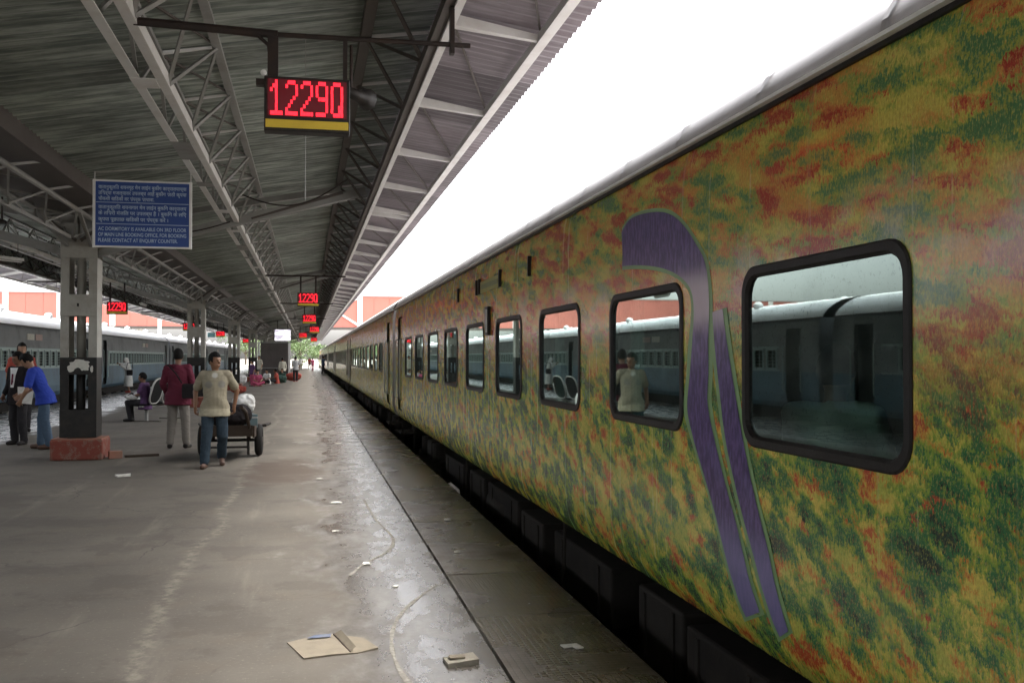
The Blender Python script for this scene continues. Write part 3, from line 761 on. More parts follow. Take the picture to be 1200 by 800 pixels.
far = MB()
vsf = []
m_far = corr_mesh('roof_sheet_far', M_roof, 0, roofz(PX + 0.56), 4.44, roofz(PX + 5.0), 150 + 16 - NS * SW, 0.15, 0.02, 4)
for sx in (1, -1):
    o = clink('roof_sheet_far', m_far, PX + sx * 0.56, -16.0 + NS * SW, 0.0, can, sx); tag(o, kind='stuff')
AW = 0.91
m_awn = corr_mesh('awning_sheet', M_awn, 0, 4.17 + 0.035, 1.03, 4.02 + 0.03, AW, 0.13, 0.010, 6, True)
AX0 = 0.94
NA = 118
for i in range(NA):
    y = -16.0 + i * AW
    clink('awning_sheet', m_awn, AX0, y, random.uniform(0, 0.01), can, 1)
    clink('awning_sheet', m_awn, 2*PX - AX0, y, random.uniform(0, 0.01) - 0.05, can, -1)
m_awf = corr_mesh('awning_sheet_far', M_awn, 0, 4.205, 1.03, 4.05, 166 - NA * AW, 0.13, 0.017, 4, True)
for sx, xx in ((1, AX0), (-1, 2*PX - AX0)):
    o = clink('awning_sheet_far', m_awf, xx, -16 + NA * AW, 0, can, sx); tag(o, kind='stuff')

bays = [PY0 + BAY * (k - 2) for k in range(10)]      # bay starts
PN = 10; PL = BAY / PN
def mirror(x): return 2 * PX - x
bar_cache = {}
def lattice_bar(p, q, t, mat, parent, individually, acc):
    if not individually:
        acc.bar(p, q, t, t * 0.7); return
    d = Vector(q) - Vector(p)
    key = tuple(round(c, 3) for c in d) + (t, mat.name)
    if key not in bar_cache:
        bar_cache[key] = MB().bar((0, 0, 0), d, t, t * 0.7).mesh('lattice_bar', mat)
    o = link('lattice_bar', bar_cache[key], parent, 0, Vector(p) - CO - parent.location)
for bi, yb in enumerate(bays):
    for side in (1, -1):
        fx = (lambda x: x) if side == 1 else mirror
        indiv = side == 1 and bi in (1, 2)
        # girder one (over the lane): twin-angle bottom chord with batten plates
        g1 = empty('lattice_girder', (0, yb - CO.y, 0)); g1.parent = can
        def gb(mb, name, mat, par):
            mb.v = [(x - CO.x - par.location.x, y - CO.y - par.location.y, z - CO.z - par.location.z) for x, y, z in mb.v]; return mb.build(name, mat, par)
        xa, xb = -1.385, -1.115
        mb = MB()
        for xx0, xx1, vx in ((xa, xa + 0.075, xa), (xb - 0.075, xb, xb)):
            a, b_ = sorted((fx(xx0), fx(xx1)))
            mb.box(a, b_, yb, yb + BAY, 3.805, 3.815)
            v0, v1 = sorted((fx(vx), fx(vx) + (0.008 if (fx(xb) - fx(vx)) * side > 0.01 else -0.008) * side))
            mb.box(v0, v1, yb, yb + BAY, 3.8155, 3.90)
        gb(mb, 'bottom_chord', M_steel_l, g1)  # lighter colour stands in for light falling on the beam
        for k in range(7):
            yk = yb + 0.9 + k * BAY / 7
            a, b_ = sorted((fx(xa + 0.0), fx(xb - 0.076)))
            pbm = MB().box(a, b_, yk, yk + (0.9 if k % 3 == 1 else 0.28), 3.797, 3.8045); gb(pbm, 'batten_plate', M_steel if k % 3 else M_steel_l, g1)
        tops = [(-0.82, 4.40), (-1.33, 4.31)]
        for tx, tz in tops:
            mb = MB(); a, b_ = sorted((fx(tx - 0.04), fx(tx + 0.04))); mb.box(a, b_, yb, yb + BAY, tz, tz + 0.045); gb(mb, 'top_chord', M_steel, g1)
        acc = MB(); ball = MB()
        for (tx, tz), bx_ in zip(tops, (xb - 0.02, xa + 0.02)):
            for k in range(PN):
                y0_, y1_, ym = yb + k * PL, yb + (k + 1) * PL, yb + (k + 0.5) * PL
                for ya, yc in ((y0_, ym), (y1_, ym)):
                    lattice_bar((fx(bx_), ya, 3.83), (fx(tx), yc, tz + 0.01), 0.032, M_steel, g1, indiv, acc)
        for k in range(PN):
            ym = yb + (k + 0.5) * PL
            lattice_bar((fx(tops[1][0]), ym, tops[1][1] + 0.02), (fx(tops[0][0]), ym, tops[0][1] + 0.02), 0.03, M_steel_l, g1, indiv, acc)
            lattice_bar((fx(tops[1][0]), ym, tops[1][1] + 0.02), (fx(tops[0][0]), ym + PL * 0.98, tops[0][1] + 0.02), 0.022, M_steel_d, g1, indiv, acc)
        if acc.v: o = gb(acc, 'lattice_web', M_steel, g1); tag(o, kind='stuff')
        # girder two (outer)
        g2 = empty('lattice_girder', (0, yb - CO.y, 0)); g2.parent = can
        mb = MB(); a, b_ = sorted((fx(0.93), fx(1.0))); mb.box(a, b_, yb, yb + BAY, 4.075, 4.16); gb(mb, 'bottom_chord', M_steel_d, g2)
        mb = MB(); a, b_ = sorted((fx(1.002), fx(1.06))); mb.box(a, b_, yb, yb + BAY, 4.055, 4.075); gb(mb, 'chord_flange', M_steel_l, g2)
        tops = [(0.52, 4.58), (1.36, 4.70)]
        for tx, tz in tops:
            mb = MB(); a, b_ = sorted((fx(tx - 0.05), fx(tx + 0.05))); mb.box(a, b_, yb, yb + BAY, tz, tz + 0.12); gb(mb, 'top_chord', M_steel_d, g2)
        acc = MB()
        for tx, tz in tops:
            for k in range(PN):
                y0_, y1_, ym = yb + k * PL, yb + (k + 1) * PL, yb + (k + 0.5) * PL
                for ya, yc in ((y0_, ym), (y1_, ym)):
                    lattice_bar((fx(0.965), ya, 4.15), (fx(tx), yc, tz + 0.01), 0.032, M_steel_d, g2, indiv, acc)
        for k in range(PN):
            ym = yb + (k + 0.5) * PL
            lattice_bar((fx(0.52), ym, 4.60), (fx(1.36), ym, 4.72), 0.03, M_steel_l, g2, indiv, acc)
        if acc.v: o = gb(acc, 'lattice_web', M_steel_d, g2); tag(o, kind='stuff')
        # awning rungs, outer channel, brace rods
        aw = empty('awning_frame', (0, yb - CO.y, 0)); aw.parent = can
        dz = 0 if side == 1 else -0.05
        mb = MB(); a, b_ = sorted((fx(1.70), fx(1.71))); mb.box(a, b_, yb, yb + BAY, 3.985 + dz, 4.055 + dz)
        a, b_ = sorted((fx(1.711), fx(1.78))); mb.box(a, b_, yb, yb + BAY, 3.985 + dz, 3.995 + dz); gb(mb, 'outer_channel', M_steel_l, aw)
        for k in range(7):
            yk = yb + k * BAY / 7
            gb(MB().bar((fx(1.04), yk, 4.115 + dz * 0.3), (fx(1.76), yk, 4.015 + dz), 0.085, 0.045), 'rung', M_steel_l, aw)
            gb(MB().bar((fx(1.06), yk + 0.1, 4.17), (fx(1.70), yk + BAY/7 - 0.1, 4.06 + dz), 0.016), 'brace_rod', M_steel_d, aw)
        gb(MB().bar((fx(1.04), yb + 0.48, 4.115 + dz * 0.3), (fx(1.76), yb + 0.48, 4.015 + dz), 0.085, 0.045), 'rung', M_steel_l, aw)
    for side in (1, -1):
        x_ = PX + side * 4.97
        cbuild(MB().box(x_ - 0.004, x_ + 0.004, yb, yb + BAY, 4.17, roofz(x_) - 0.035), 'fascia_sheet', M_roof)
    # valley gutter over the posts and its twin tubes
    mb = MB()
    mb.box(PX - 0.56, PX + 0.56, yb, yb + BAY, 3.86, 3.875).box(PX - 0.575, PX - 0.561, yb, yb + BAY, 3.86, 4.12).box(PX + 0.561, PX + 0.575, yb, yb + BAY, 3.86, 4.12)
    cbuild(mb, 'valley_gutter', M_steel_d)
    for sx in (1, -1):
        cbuild(MB().tube([(PX + sx * 0.28, yb, 3.72), (PX + sx * 0.28, yb + BAY, 3.72)], 0.035, 8), 'gutter_tube', M_steel)
    acc = MB()
    for k in range(PN):
        y0_, ym = yb + k * PL, yb + (k + 0.5) * PL
        for sx in (1, -1):
            acc.bar((PX + sx * 0.28, y0_, 3.73), (PX + sx * 0.56, ym, 3.95), 0.03); 
            acc.bar((PX + sx * 0.28, y0_, 3.73), (PX - sx * 0.28, ym, 3.72), 0.025)
            acc.bar((PX + sx * 0.28, y0_, 3.72), (PX + sx * 0.05, ym, 3.42), 0.025); acc.bar((PX + sx * 0.28, y0_ + PL, 3.72), (PX + sx * 0.05, ym, 3.42), 0.025)
    for yy in (0,):
        acc.bar((PX, yb + PL / 2, 3.42), (PX, yb + BAY - PL / 2, 3.42), 0.05)
    o = cbuild(acc, 'valley_lattice', M_steel); tag(o, kind='stuff')
# post frames: arms and gussets
for k in range(9):
    yk = PY0 + BAY * (k - 1)
    for sx in (1, -1):
        fx = (lambda x: x) if sx == 1 else mirror
        pr = [(fx(-3.30), 3.20), (fx(-3.20), 3.36), (fx(0.92), 4.46), (fx(0.96), 4.33), (fx(-1.9), 3.56)]
        for dy in (-0.085, 0.025):
            cbuild(MB().prism(pr if sx == 1 else list(reversed(pr)), yk + dy, yk + dy + 0.06), 'arm', M_steel)
        cbuild(MB().bar((fx(-2.95), yk + 0.5, 3.86), (fx(0.55), yk + 0.5, 4.50), 0.07, 0.11), 'upper_strut', M_steel)
        cbuild(MB().bar((fx(-3.25), yk + 0.12, 3.40), (fx(-2.97), yk + 0.5, 3.90), 0.05), 'knee_brace', M_steel)
        cbuild(MB().bar((fx(-0.9), yk - 0.4, 3.83), (fx(0.55), yk - 0.4, 4.30), 0.03, 0.05), 'tie_strut', M_steel_d)
        gpts = [(fx(-3.30), 3.42), (fx(-2.75), 3.86), (fx(-3.51), 3.86), (fx(-3.51), 3.42)]
        cbuild(MB().prism(gpts, yk - 0.22, yk - 0.205), 'gusset_plate', M_steel)
        cbuild(MB().bar((fx(-3.50), yk - 0.235, 3.43), (fx(-2.95), yk - 0.235, 3.85), 0.05, 0.04), 'gusset_stiffener', M_steel_d)
        # longitudinal knee braces to the valley
        cbuild(MB().bar((PX + sx * 0.18, yk + 0.2, 3.36), (PX + sx * 0.28, yk + 1.5, 3.70), 0.05), 'knee_brace', M_steel)
        cbuild(MB().bar((PX + sx * 0.18, yk - 0.2, 3.36), (PX + sx * 0.28, yk - 1.5, 3.70), 0.05), 'knee_brace', M_steel)

# ------------------------------------------------------------------ posts
def make_post():
    root = empty('canopy_post')
    b = MB().box(-0.385, 0.385, -0.32, 0.32, 0.0, 0.315).build('plinth', M_plinth, root, False, 0.02)
    MB().box(-0.37, 0.37, -0.305, 0.305, 0.316, 0.335).build('plinth_top', M_plintht, b)
    for s in (-1, 1):
        for z0, z1, m, nm in ((0.346, 1.6, M_postb, 'leg'), (1.601, 3.165, M_post, 'leg')):
            l = MB().box(s*0.27 - (0.0 if s < 0 else 0.125), s*0.27 + (0.125 if s < 0 else 0.0), -0.19, -0.178, z0, z1)
            l.box(s*0.27 - (0.0 if s < 0 else 0.125), s*0.27 + (0.125 if s < 0 else 0.0), 0.178, 0.19, z0, z1)
            l.box(min(s*0.27, s*0.258), max(s*0.27, s*0.258), -0.177, 0.177, z0, z1)
            l.build(nm, m, root)
    for z0, z1, m in ((0.346, 0.78, M_postb), (1.33, 1.598, M_postb), (2.25, 2.59, M_post), (3.165, 3.43, M_post)):
        for y0, y1 in ((-0.205, -0.192), (0.192, 0.205)):
            MB().box(-0.272, 0.272, y0, y1, z0, z1).build('batten_plate', m, root, False, 0.003)
    MB().box(-0.33, 0.33, -0.24, 0.24, 3.431, 3.45).build('cap_plate', M_post, root)
    for z0, z1, m in ((0.34, 1.6, M_postb), (1.6, 3.86, M_post)):
        MB().tube([(0, 0, z0), (0, 0, z1)], 0.07, 14).build('downpipe', m, root, True)
    return root
post = make_post()
plab = ['canopy post on a red plinth, ahead of the one with the torn poster',
        'grey and black canopy post with torn white poster on a chipped red plinth',
        'grey and black canopy post standing behind the man in the maroon shirt',
        'canopy post on a red plinth, first one past the beige-shirted man',
        'canopy post with black lower half just before the seated group', 'canopy post beside the dark kiosk and hanging screen',
        'canopy post just beyond the dark kiosk', 'canopy post second beyond the dark kiosk', 'last canopy post at the end of the roof']
for k in range(9):
    o = post if k == 0 else copy_tree(post)
    o.location = (PX, PY0 + BAY * (k - 1), 0); tag(o, plab[k], 'post', 'canopy posts along the platform')
    if k == 1: P1 = o
# torn poster on the first post
def ragged(cx, cz, w_, h_, n, seed):
    rnd = random.Random(seed); pts = []
    for i in range(n):
        a = 2*math.pi*i/n; q = rnd.uniform(0.72, 1.08); pts.append((cx + w_*q*math.cos(a), cz + h_*q*math.sin(a)))
    return pts
for (cx, cz, w_, h_, sd_) in ((0.02, 1.50, 0.155, 0.075, 1), (-0.10, 1.43, 0.07, 0.06, 2), (0.09, 1.45, 0.08, 0.07, 5), (0.20, 1.42, 0.025, 0.06, 3)):
    r_ = ragged(cx, cz, w_, h_, 22, sd_)
    MB().add([(x, -0.2075 - 0.001 * sd_, z) for x, z in r_], [tuple(range(len(r_)))]).build('torn_poster', M_poster, P1)
MB().box(-0.025, 0.005, -0.209, -0.207, 2.40, 2.45).build('stencilled_number', M_iron, P1)

# ------------------------------------------------------------------ train number displays
M_led = emit('led_red', (1.0, 0.015, 0.03), 0.30, (0.3, 0.01, 0.01))
M_ledcore = emit('led_red_core', (1.0, 0.05, 0.05), 3.2, (0.4, 0.02, 0.02))
M_ledback = emit('led_back', (0.25, 0.0, 0.01), 0.03, (0.012, 0.003, 0.004))
GLYPH = {'1': ["00100","01100","10100","00100","00100","00100","00100","00100","11111"],
         '2': ["01110","10001","00001","00001","00010","00100","01000","10000","11111"],
         '9': ["01110","10001","10001","10001","01111","00001","00001","00001","11110"],
         '0': ["01110","10001","10001","10001","10001","10001","10001","10001","01110"],
         'Q': ["01110","10001","10001","10001","10001","10001","10011","10011","01111"]}  # a zero with its glare tick drawn in as a tail
def make_led():
    root = empty('train_number_display')
    MB().box(-0.285, 0.285, -0.05, 0.07, -0.185, 0.185).build('case', M_iron, root, False, 0.006)
    MB().box(-0.262, 0.262, -0.0535, -0.051, -0.085, 0.165).build('led_panel', M_ledback, root)
    MB().box(-0.275, 0.275, -0.0535, -0.051, -0.163, -0.108).build('yellow_strip', M_yellow, root)
    x0 = -0.238
    for ch in '1229Q':
        mb = MB(); gl = GLYPH[ch]
        for r_, row in enumerate(gl):
            for c_, bit in enumerate(row):
                if bit == '1':
                    x = x0 + c_ * 0.0165; z = 0.145 - r_ * 0.0262
                    j = random.uniform(-0.001, 0.001)
                    mb.cbox((x + j, -0.056, z), (0.0155, 0.004, 0.0255))
        mb.build('digit', M_led, root)
        x0 += 0.1005
    return root
led = make_led()
def led_hang(o, zpipe, xs):
    for x in xs:
        MB().box(x - 0.022, x + 0.022, 0.0, 0.045, 0.186, zpipe).build('hanger', M_pipe, o)
ledlab = ['red lit train number display, the one with a yellow strip hanging close over the lane',
          'second red train number display along the lane, hanging past the first post',
          'third red train number display along the lane', 'fourth red train number display along the lane',
          'fifth red train number display along the lane, beyond the bright screen',
          'sixth red train number display along the lane, tiny and far']
ledpos = [(-0.01, 6.82, 3.31), (0.0, 27.1, 3.16), (0.05, 41.0, 3.16), (0.35, 57.0, 3.16), (-0.35, 71.0, 3.14), (0.5, 88.0, 3.14)]
leds = []
for i, (lb, p) in enumerate(zip(ledlab, ledpos)):
    o = led if i == 0 else copy_tree(led)
    o.location = p; tag(o, lb, 'display', 'train number displays over the lane'); leds.append(o)
lablf = ['red train number display beside the first post, over the blue train side', 'red display seen beside the second post, over the blue train side',
         'red display with a pale blue panel beside it, over the blue train side', 'red display by the kiosk post, over the blue train side']
for i, (lb, p) in enumerate(zip(lablf, [(-5.5, 30.6, 3.05), (-5.7, 50.2, 3.08), (-5.55, 66.0, 3.1), (-5.4, 90.0, 3.05)])):
    o = copy_tree(led); o.location = p; tag(o, lb, 'display', 'train number displays over the blue train side'); leds.append(o)
for i, o in enumerate(leds):
    zt = 3.80 - o.location.z
    if i == 0:
        MB().box(-0.265, -0.195, -0.005, 0.055, 0.186, zt - 0.02).build('hanger', M_pipe, o)
        MB().box(0.24, 0.268, 0.0, 0.05, 0.186, zt - 0.02).build('hanger', M_pipe, o)
        MB().tube([(-1.13, 0.03, zt + 0.03), (-0.2, 0.03, zt + 0.0)], 0.030, 8).build('pipe', M_pipe, o)
        MB().tube([(-0.2, 0.03, zt), (1.13, 0.03, zt + 0.01)], 0.018, 8).build('pipe', M_pipe, o)
        MB().tube([(-0.5, 0.02, zt - 0.01), (-0.33, 0.02, zt - 0.02), (-0.26, 0.02, zt - 0.08), (-0.25, 0.02, zt - 0.16)], 0.014, 6).build('cable', M_pipe, o)
        MB().box(0.985, 1.015, 0.0, 0.06, zt - 0.06, zt + 0.30).build('stub', M_pipe, o)
        MB().box(-0.34, -0.27, -0.02, 0.05, 0.13, 0.17).build('junction_box', M_pipe, o)
        MB().ball((-0.29, -0.02, 0.21), 0.022, 8, 6).build('lamp_bulb', M_white, o)
    else:
        led_hang(o, zt, (-0.2, 0.2))
        if i < 6: MB().tube([(-1.13 - o.location.x, 0.02, zt), (1.0 - o.location.x, 0.02, zt)], 0.025, 6).build('pipe', M_pipe, o)
        else: MB().tube([(mirror(-1.13) - o.location.x, 0.02, zt), (mirror(0.9) - o.location.x, 0.02, zt)], 0.025, 6).build('pipe', M_pipe, o)
pn = tag(MB().box(-6.35, -5.9, 66.0, 66.08, 2.9, 3.2).build('hanging_panel', worn('panel_pale_blue', (0.25, 0.5, 0.55), (0.3, 0.4, 0.45), 0.5, 5), None, False, 0.01), 'small pale blue panel hanging beside a red display', 'sign')

# ------------------------------------------------------------------ blue notice board
M_boardblue = worn('board_blue_enamel', (0.013, 0.055, 0.24), (0.02, 0.06, 0.20), 0.4, 3.0)
M_boardtxt = worn('board_pale_lettering', (0.42, 0.52, 0.66), (0.35, 0.44, 0.58), 0.6, 20.0)
bw, bh = 1.09, 0.785
nb = tag(empty('notice_board', (-1.945, 12.4, 3.31)), 'blue enamel notice board in three languages hanging from the girder', 'notice board')
MB().box(-bw/2, bw/2, -0.012, 0.012, -bh/2, bh/2).build('panel', M_boardblue, nb)
fr = MB().box(-bw/2-0.018, -bw/2+0.012, -0.02, 0.016, -bh/2-0.012, bh/2+0.012).build('frame_stile', M_white, nb)
MB().box(bw/2-0.012, bw/2+0.018, -0.02, 0.016, -bh/2-0.012, bh/2+0.012).build('frame_stile', M_white, nb)
for zz in (-bh/2, bh/2): MB().box(-bw/2+0.0125, bw/2-0.0125, -0.018, 0.014, zz-0.01, zz+0.01).build('frame_rail', M_white, nb)
for zz in (0.135, -0.121): MB().box(-bw/2+0.02, bw/2-0.02, -0.0155, -0.0125, zz-0.0035, zz+0.0035).build('rule', M_boardtxt, nb)
def text_line(s, x0, zc_, h_, width, parent, mat, font_scale=1.0):
    cu = bpy.data.curves.new('lettering', 'FONT'); cu.body = s; cu.size = 1.0; cu.offset = 0.012
    t = bpy.data.objects.new('lettering', cu); COL.objects.link(t)
    dg = bpy.context.evaluated_depsgraph_get(); me = bpy.data.meshes.new_from_object(t.evaluated_get(dg))
    bpy.data.objects.remove(t); bpy.data.curves.remove(cu)
    xs = [v.co.x for v in me.vertices]; ys = [v.co.y for v in me.vertices]
    if not xs: return None
    sx = width / (max(xs) - min(xs)); sz = h_ / 0.75
    mx = min(xs)
    for v in me.vertices: v.co = Vector((x0 + (v.co.x - mx) * sx, -0.0145, zc_ + (v.co.y - 0.33) * sz))
    me.materials.clear(); me.materials.append(mat); me.name = 'lettering'
    return link('lettering', me, parent)
W_ = bw - 0.09
lines = [("वातानुकूलित शयनगृह मेन लाईन बुकींग कार्यालयाच्या", 0.335, 1.0), ("तिसऱ्या मजल्यावर उपलब्ध आहे बुकींग साठी कृपया", 0.262, 1.0), ("चौकशी खिडकी वर संपर्क साधावा.", 0.188, 0.63),
         ("वातानुकूलित शयनागार मेन लाईन बुकिंग कार्यालय", 0.083, 1.0), ("के तिसरी मंजिल पर उपलब्ध है । बुकिंग के लिए", 0.008, 1.0), ("कृपया पूछताछ खिडकी पर संपर्क करें ।", -0.070, 0.79),
         ("AC DORMITORY IS AVAILABLE ON 3RD FLOOR", -0.190, 1.0), ("OF MAIN LINE BOOKING OFFICE, FOR BOOKING", -0.262, 1.0), ("PLEASE CONTACT AT ENQUIRY COUNTER.", -0.334, 0.90)]
for s, zz, f in lines:
    text_line(s, -W_/2, zz * 0.945, 0.045, W_ * f, nb, M_boardtxt)
for xx in (-bw/2 + 0.0, bw/2 + 0.002):
    MB().tube([(xx, 0.0, bh/2 + 0.012), (xx, 0.0, 0.62 if xx > 0 else 0.5)], 0.008, 6).build('hanger', M_galv, nb)
MB().tube([(bw/2, 0.0, 0.60), (-bw/2, 0.0, 0.49)], 0.008, 6).build('hanger_bar', M_galv, nb)

# ------------------------------------------------------------------ bright screen
m, nt, b = mat_new('screen_picture')
p = obj_pos(nt); n = noise_n(nt, mapping(nt, p, (1.6, 1, 7)), 1.0, 3, 0.6, 0.6)
c = mix_c(nt, sstep(nt, n, 0.45, 0.56), (1.0, 0.95, 1.0), (0.33, 0.30, 0.36))
nt.links.new(c, b.inputs['Emission Color']); b.inputs['Emission Strength'].default_value = 0.22; b.inputs['Base Color'].default_value = (0.05, 0.05, 0.05, 1)
tv = tag(empty('information_screen', (-1.5, 60.5, 2.94)), 'bright hanging information screen showing pale wavy stripes', 'screen')
MB().box(-0.5, 0.5, 0, 0.12, -0.37, 0.37).build('case', M_iron, tv, False, 0.02)
MB().box(-0.46, 0.46, -0.006, -0.001, -0.33, 0.33).build('display', m, tv)
for x in (-0.3, 0.3): MB().box(x - 0.02, x + 0.02, 0.03, 0.07, 0.371, 0.88).build('hanger', M_pipe, tv)

# ------------------------------------------------------------------ fans, speakers, lamps under the roof
def ceiling_fan(loc, lb):
    o = tag(empty('ceiling_fan', loc), lb, 'fan', 'fans under the canopy')
    MB().tube([(0, 0, 0.05), (0, 0, 0.55)], 0.015, 6).build('rod', M_pipe, o)
    MB().ball((0, 0, 0), (0.13, 0.13, 0.085), 14, 8).build('motor', M_iron, o, True)
    for k in range(3):
        a = 2*math.pi*k/3 + 0.5
        mb = MB(); ca, sa = math.cos(a), math.sin(a)
        vs = []
        for r_, w_ in ((0.1, 0.05), (0.35, 0.085), (0.58, 0.07)):
            for s in (-1, 1): vs.append((ca*r_ - sa*w_*s, sa*r_ + ca*w_*s, -0.01 + 0.012*s))
        mb.add(vs, [(0,1,3,2),(2,3,5,4)]).build('blade', M_steel_d, o)
    return o
def speaker(loc, rz, lb, grp=None):
    o = tag(empty('horn_speaker', loc, rz), lb, 'speaker', grp)
    vs = MB(); vs.tube([(0, 0.16, 0), (0, 0.02, 0), (0, -0.05, 0), (0, -0.12, 0)], [0.035, 0.045, 0.06, 0.085], 16); vs.build('horn', M_iron, o, True)
    MB().tube([(0, 0.10, 0), (0, 0.10, 0.36)], 0.014, 6).build('bracket', M_pipe, o)
    return o
speaker((0.37, 7.5, 3.58), 2.5, 'black horn speaker hung beside the close red train number display')
speaker((-4.35, 15.2, 3.55), -0.3, 'black horn speaker hung beside the first post head')
def tube_light(loc, rz, lb):
    o = tag(empty('tube_light', loc, rz), lb, 'light', 'unlit tube lights under the far side of the canopy')
    MB().box(-0.62, 0.62, -0.03, 0.03, 0, 0.05).build('batten', M_white, o)
    MB().tube([(-0.58, 0, -0.025), (0.58, 0, -0.025)], 0.016, 8).build('tube', M_white, o)
    for x in (-0.5, 0.5): MB().tube([(x, 0, 0.05), (x, 0, 0.55)], 0.006, 5).build('hanger', M_pipe, o)
for k in range(6):
    tube_light((-6.6 if k % 2 else -5.6, 19.5 + 8.2 * k, 3.42), R(90 if k % 3 else 60), 'unlit white tube light under the roof, %s beyond the first post' % ('first second third fourth fifth sixth'.split()[k]))
# slack cables
for k, (x0, x1, y_, zz, sag) in enumerate(((-1.0, 0.6, 15.6, 4.1, 0.28), (-1.2, -3.0, 15.9, 3.72, 0.2))):
    pts = [(x0 + (x1-x0)*t/12, y_, zz - sag*math.sin(math.pi*t/12) + 0.3*t/12*(1 if k == 0 else 0)) for t in range(13)]
    cbuild(MB().tube(pts, 0.012, 5), 'slack_cable', M_pipe)
cbuild(MB().tube([(-0.03, 9.0, 4.5), (-0.03, 9.0, 3.0)], 0.003, 5), 'hanging_wire', M_steel)

# ------------------------------------------------------------------ overbridge, trees, kiosk
M_salmon = worn('salmon_cladding', (0.44, 0.135, 0.10), (0.38, 0.12, 0.09), 0.6, 0.4, 0.0, 0.5, 0.0)
br = tag(empty('foot_overbridge', (0, 137, 0)), 'salmon clad foot overbridge with white framing crossing above the tracks', 'bridge')
for i in range(40):
    x0 = -72 + i * 2.13
    mb = MB().box(x0, x0 + 2.10, 0.0, 0.08, 5.75, 10.0); mb.build('cladding_panel', M_salmon, br)
MB().box(-72, 13.2, -0.12, 3.4, 5.45, 5.74).build('deck', M_steel_d, br)
MB().box(-72, 13.2, -0.12, 3.4, 10.02, 10.2).build('roof', M_galv, br)
MB().box(-72, 13.2, 3.3, 3.4, 5.75, 10.0).build('far_cladding', M_salmon, br)
for x in (-64.6, -51.4, -38.2, -25.2, -12.2, 0.6, 7.0):
    MB().box(x - 0.35, x + 0.35, -0.16, -0.005, 5.75, 10.0).build('frame_post', M_white, br)
for x0, x1 in ((0.6, 7.0), (7.0, 0.6), (7.0, 13.0)):
    MB().bar((x0, -0.06, 5.9), (x1, -0.06, 9.9), 0.3, 0.1).build('diagonal_brace', M_white, br)
for x in (-56, -40, -22, 6.6, 12.6): MB().box(x - 0.3, x + 0.3, 1.2, 1.8, -1.1, 5.45).build('pier', M_white, br)

def leaf_tree(loc, h_, rad, seed, lb):
    rnd = random.Random(seed)
    o = tag(empty('tree', loc), lb, 'tree', 'trees beyond the end of the platform')
    t = MB().tube([(0, 0, 0), (0.1, 0, h_*0.3), (0.0, 0.1, h_*0.6)], [0.28, 0.2, 0.1], 8)
    for k in range(6):
        a = rnd.uniform(0, 6.28); t.tube([(0, 0, h_*0.35), (rad*0.6*math.cos(a), rad*0.6*math.sin(a), h_*rnd.uniform(0.55, 0.85))], [0.12, 0.04], 6)
    t.build('trunk', worn('bark', (0.09, 0.07, 0.05), None, 0.9, 5), o)
    mb = MB()
    cl = [(rnd.gauss(0, rad*0.42), rnd.gauss(0, rad*0.42), h_*0.66 + rnd.gauss(0, h_*0.16), rad*rnd.uniform(0.22, 0.42)) for _ in range(22)]
    for k in range(2600):
        cx, cy, cz, r_ = rnd.choice(cl)
        d = Vector((rnd.gauss(0,1), rnd.gauss(0,1), rnd.gauss(0,1))).normalized() * r_ * rnd.uniform(0.5, 1.05)
        c0 = Vector((cx, cy, cz)) + d
        u = Vector((rnd.gauss(0,1), rnd.gauss(0,1), rnd.gauss(0,1))).normalized(); v = u.cross(Vector((rnd.gauss(0,1), rnd.gauss(0,1), 0.3))).normalized()
        s = rnd.uniform(0.10, 0.24)
        mb.add([c0 + u*s, c0 + v*s*0.6, c0 - u*s, c0 - v*s*0.6], [(0,1,2,3)])
    mb.build('crown', worn('leaves_green', (0.075, 0.12, 0.03), (0.035, 0.07, 0.018), 0.6, 1.5), o)
leaf_tree((-1.6, 196, -1), 8.5, 4.2, 1, 'bright green tree seen at the end of the platform, fuller one')
leaf_tree((-6.5, 205, -1), 8.0, 4.6, 2, 'green tree beside the fuller one at the platform end')
leaf_tree((2.6, 225, -1), 6.0, 3.4, 3, 'small green tree past the last meadow-printed coach')
leaf_tree((-13, 215, -1), 9, 5, 5, 'tall green tree at the end of the blue train side')

ks = tag(empty('kiosk', (-2.35, 72, 0)), 'dark brown closed kiosk on the platform below the bright screen', 'kiosk')
M_kiosk = worn('kiosk_brown', (0.09, 0.075, 0.068), (0.035, 0.03, 0.027), 0.6, 2)
MB().box(-0.95, 0.95, 0, 2.4, 0.0, 2.62).build('cabin', M_kiosk, ks)
for k in range(9): MB().box(-0.88 + k*0.2, -0.72 + k*0.2, -0.025, -0.003, 0.9, 2.3).build('shutter_slat', M_kiosk, ks)
MB().box(-1.0, 1.0, -0.05, 2.45, 2.621, 2.72).build('roof', M_steel, ks)
MB().box(-0.97, 0.97, -0.22, -0.03, 0.82, 0.88).build('counter', M_steel, ks)
for x in (-1.06, 1.06): MB().box(x - 0.07, x + 0.07, -0.5, -0.36, 0, 2.7).build('front_pillar', M_steel_l, ks)

# catenary masts past the blue train
for k, y in enumerate((24.5, 58, 95)):
    o = tag(empty('catenary_mast', (-13.4, y, -1.09)), ['catenary mast of grey steel whose arm reflects in the big window', 'second catenary mast beyond the blue train', 'third catenary mast beyond the blue train'][k], 'mast', 'catenary masts beyond the blue train')
    MB().box(-0.15, 0.15, -0.15, 0.15, 0, 8.2).build('column', M_galv, o)
    MB().bar((0, 0, 7.0), (3.2, 0, 7.2), 0.07).build('arm', M_galv, o); MB().bar((0, 0, 7.9), (3.0, 0, 7.25), 0.04).build('stay', M_galv, o)


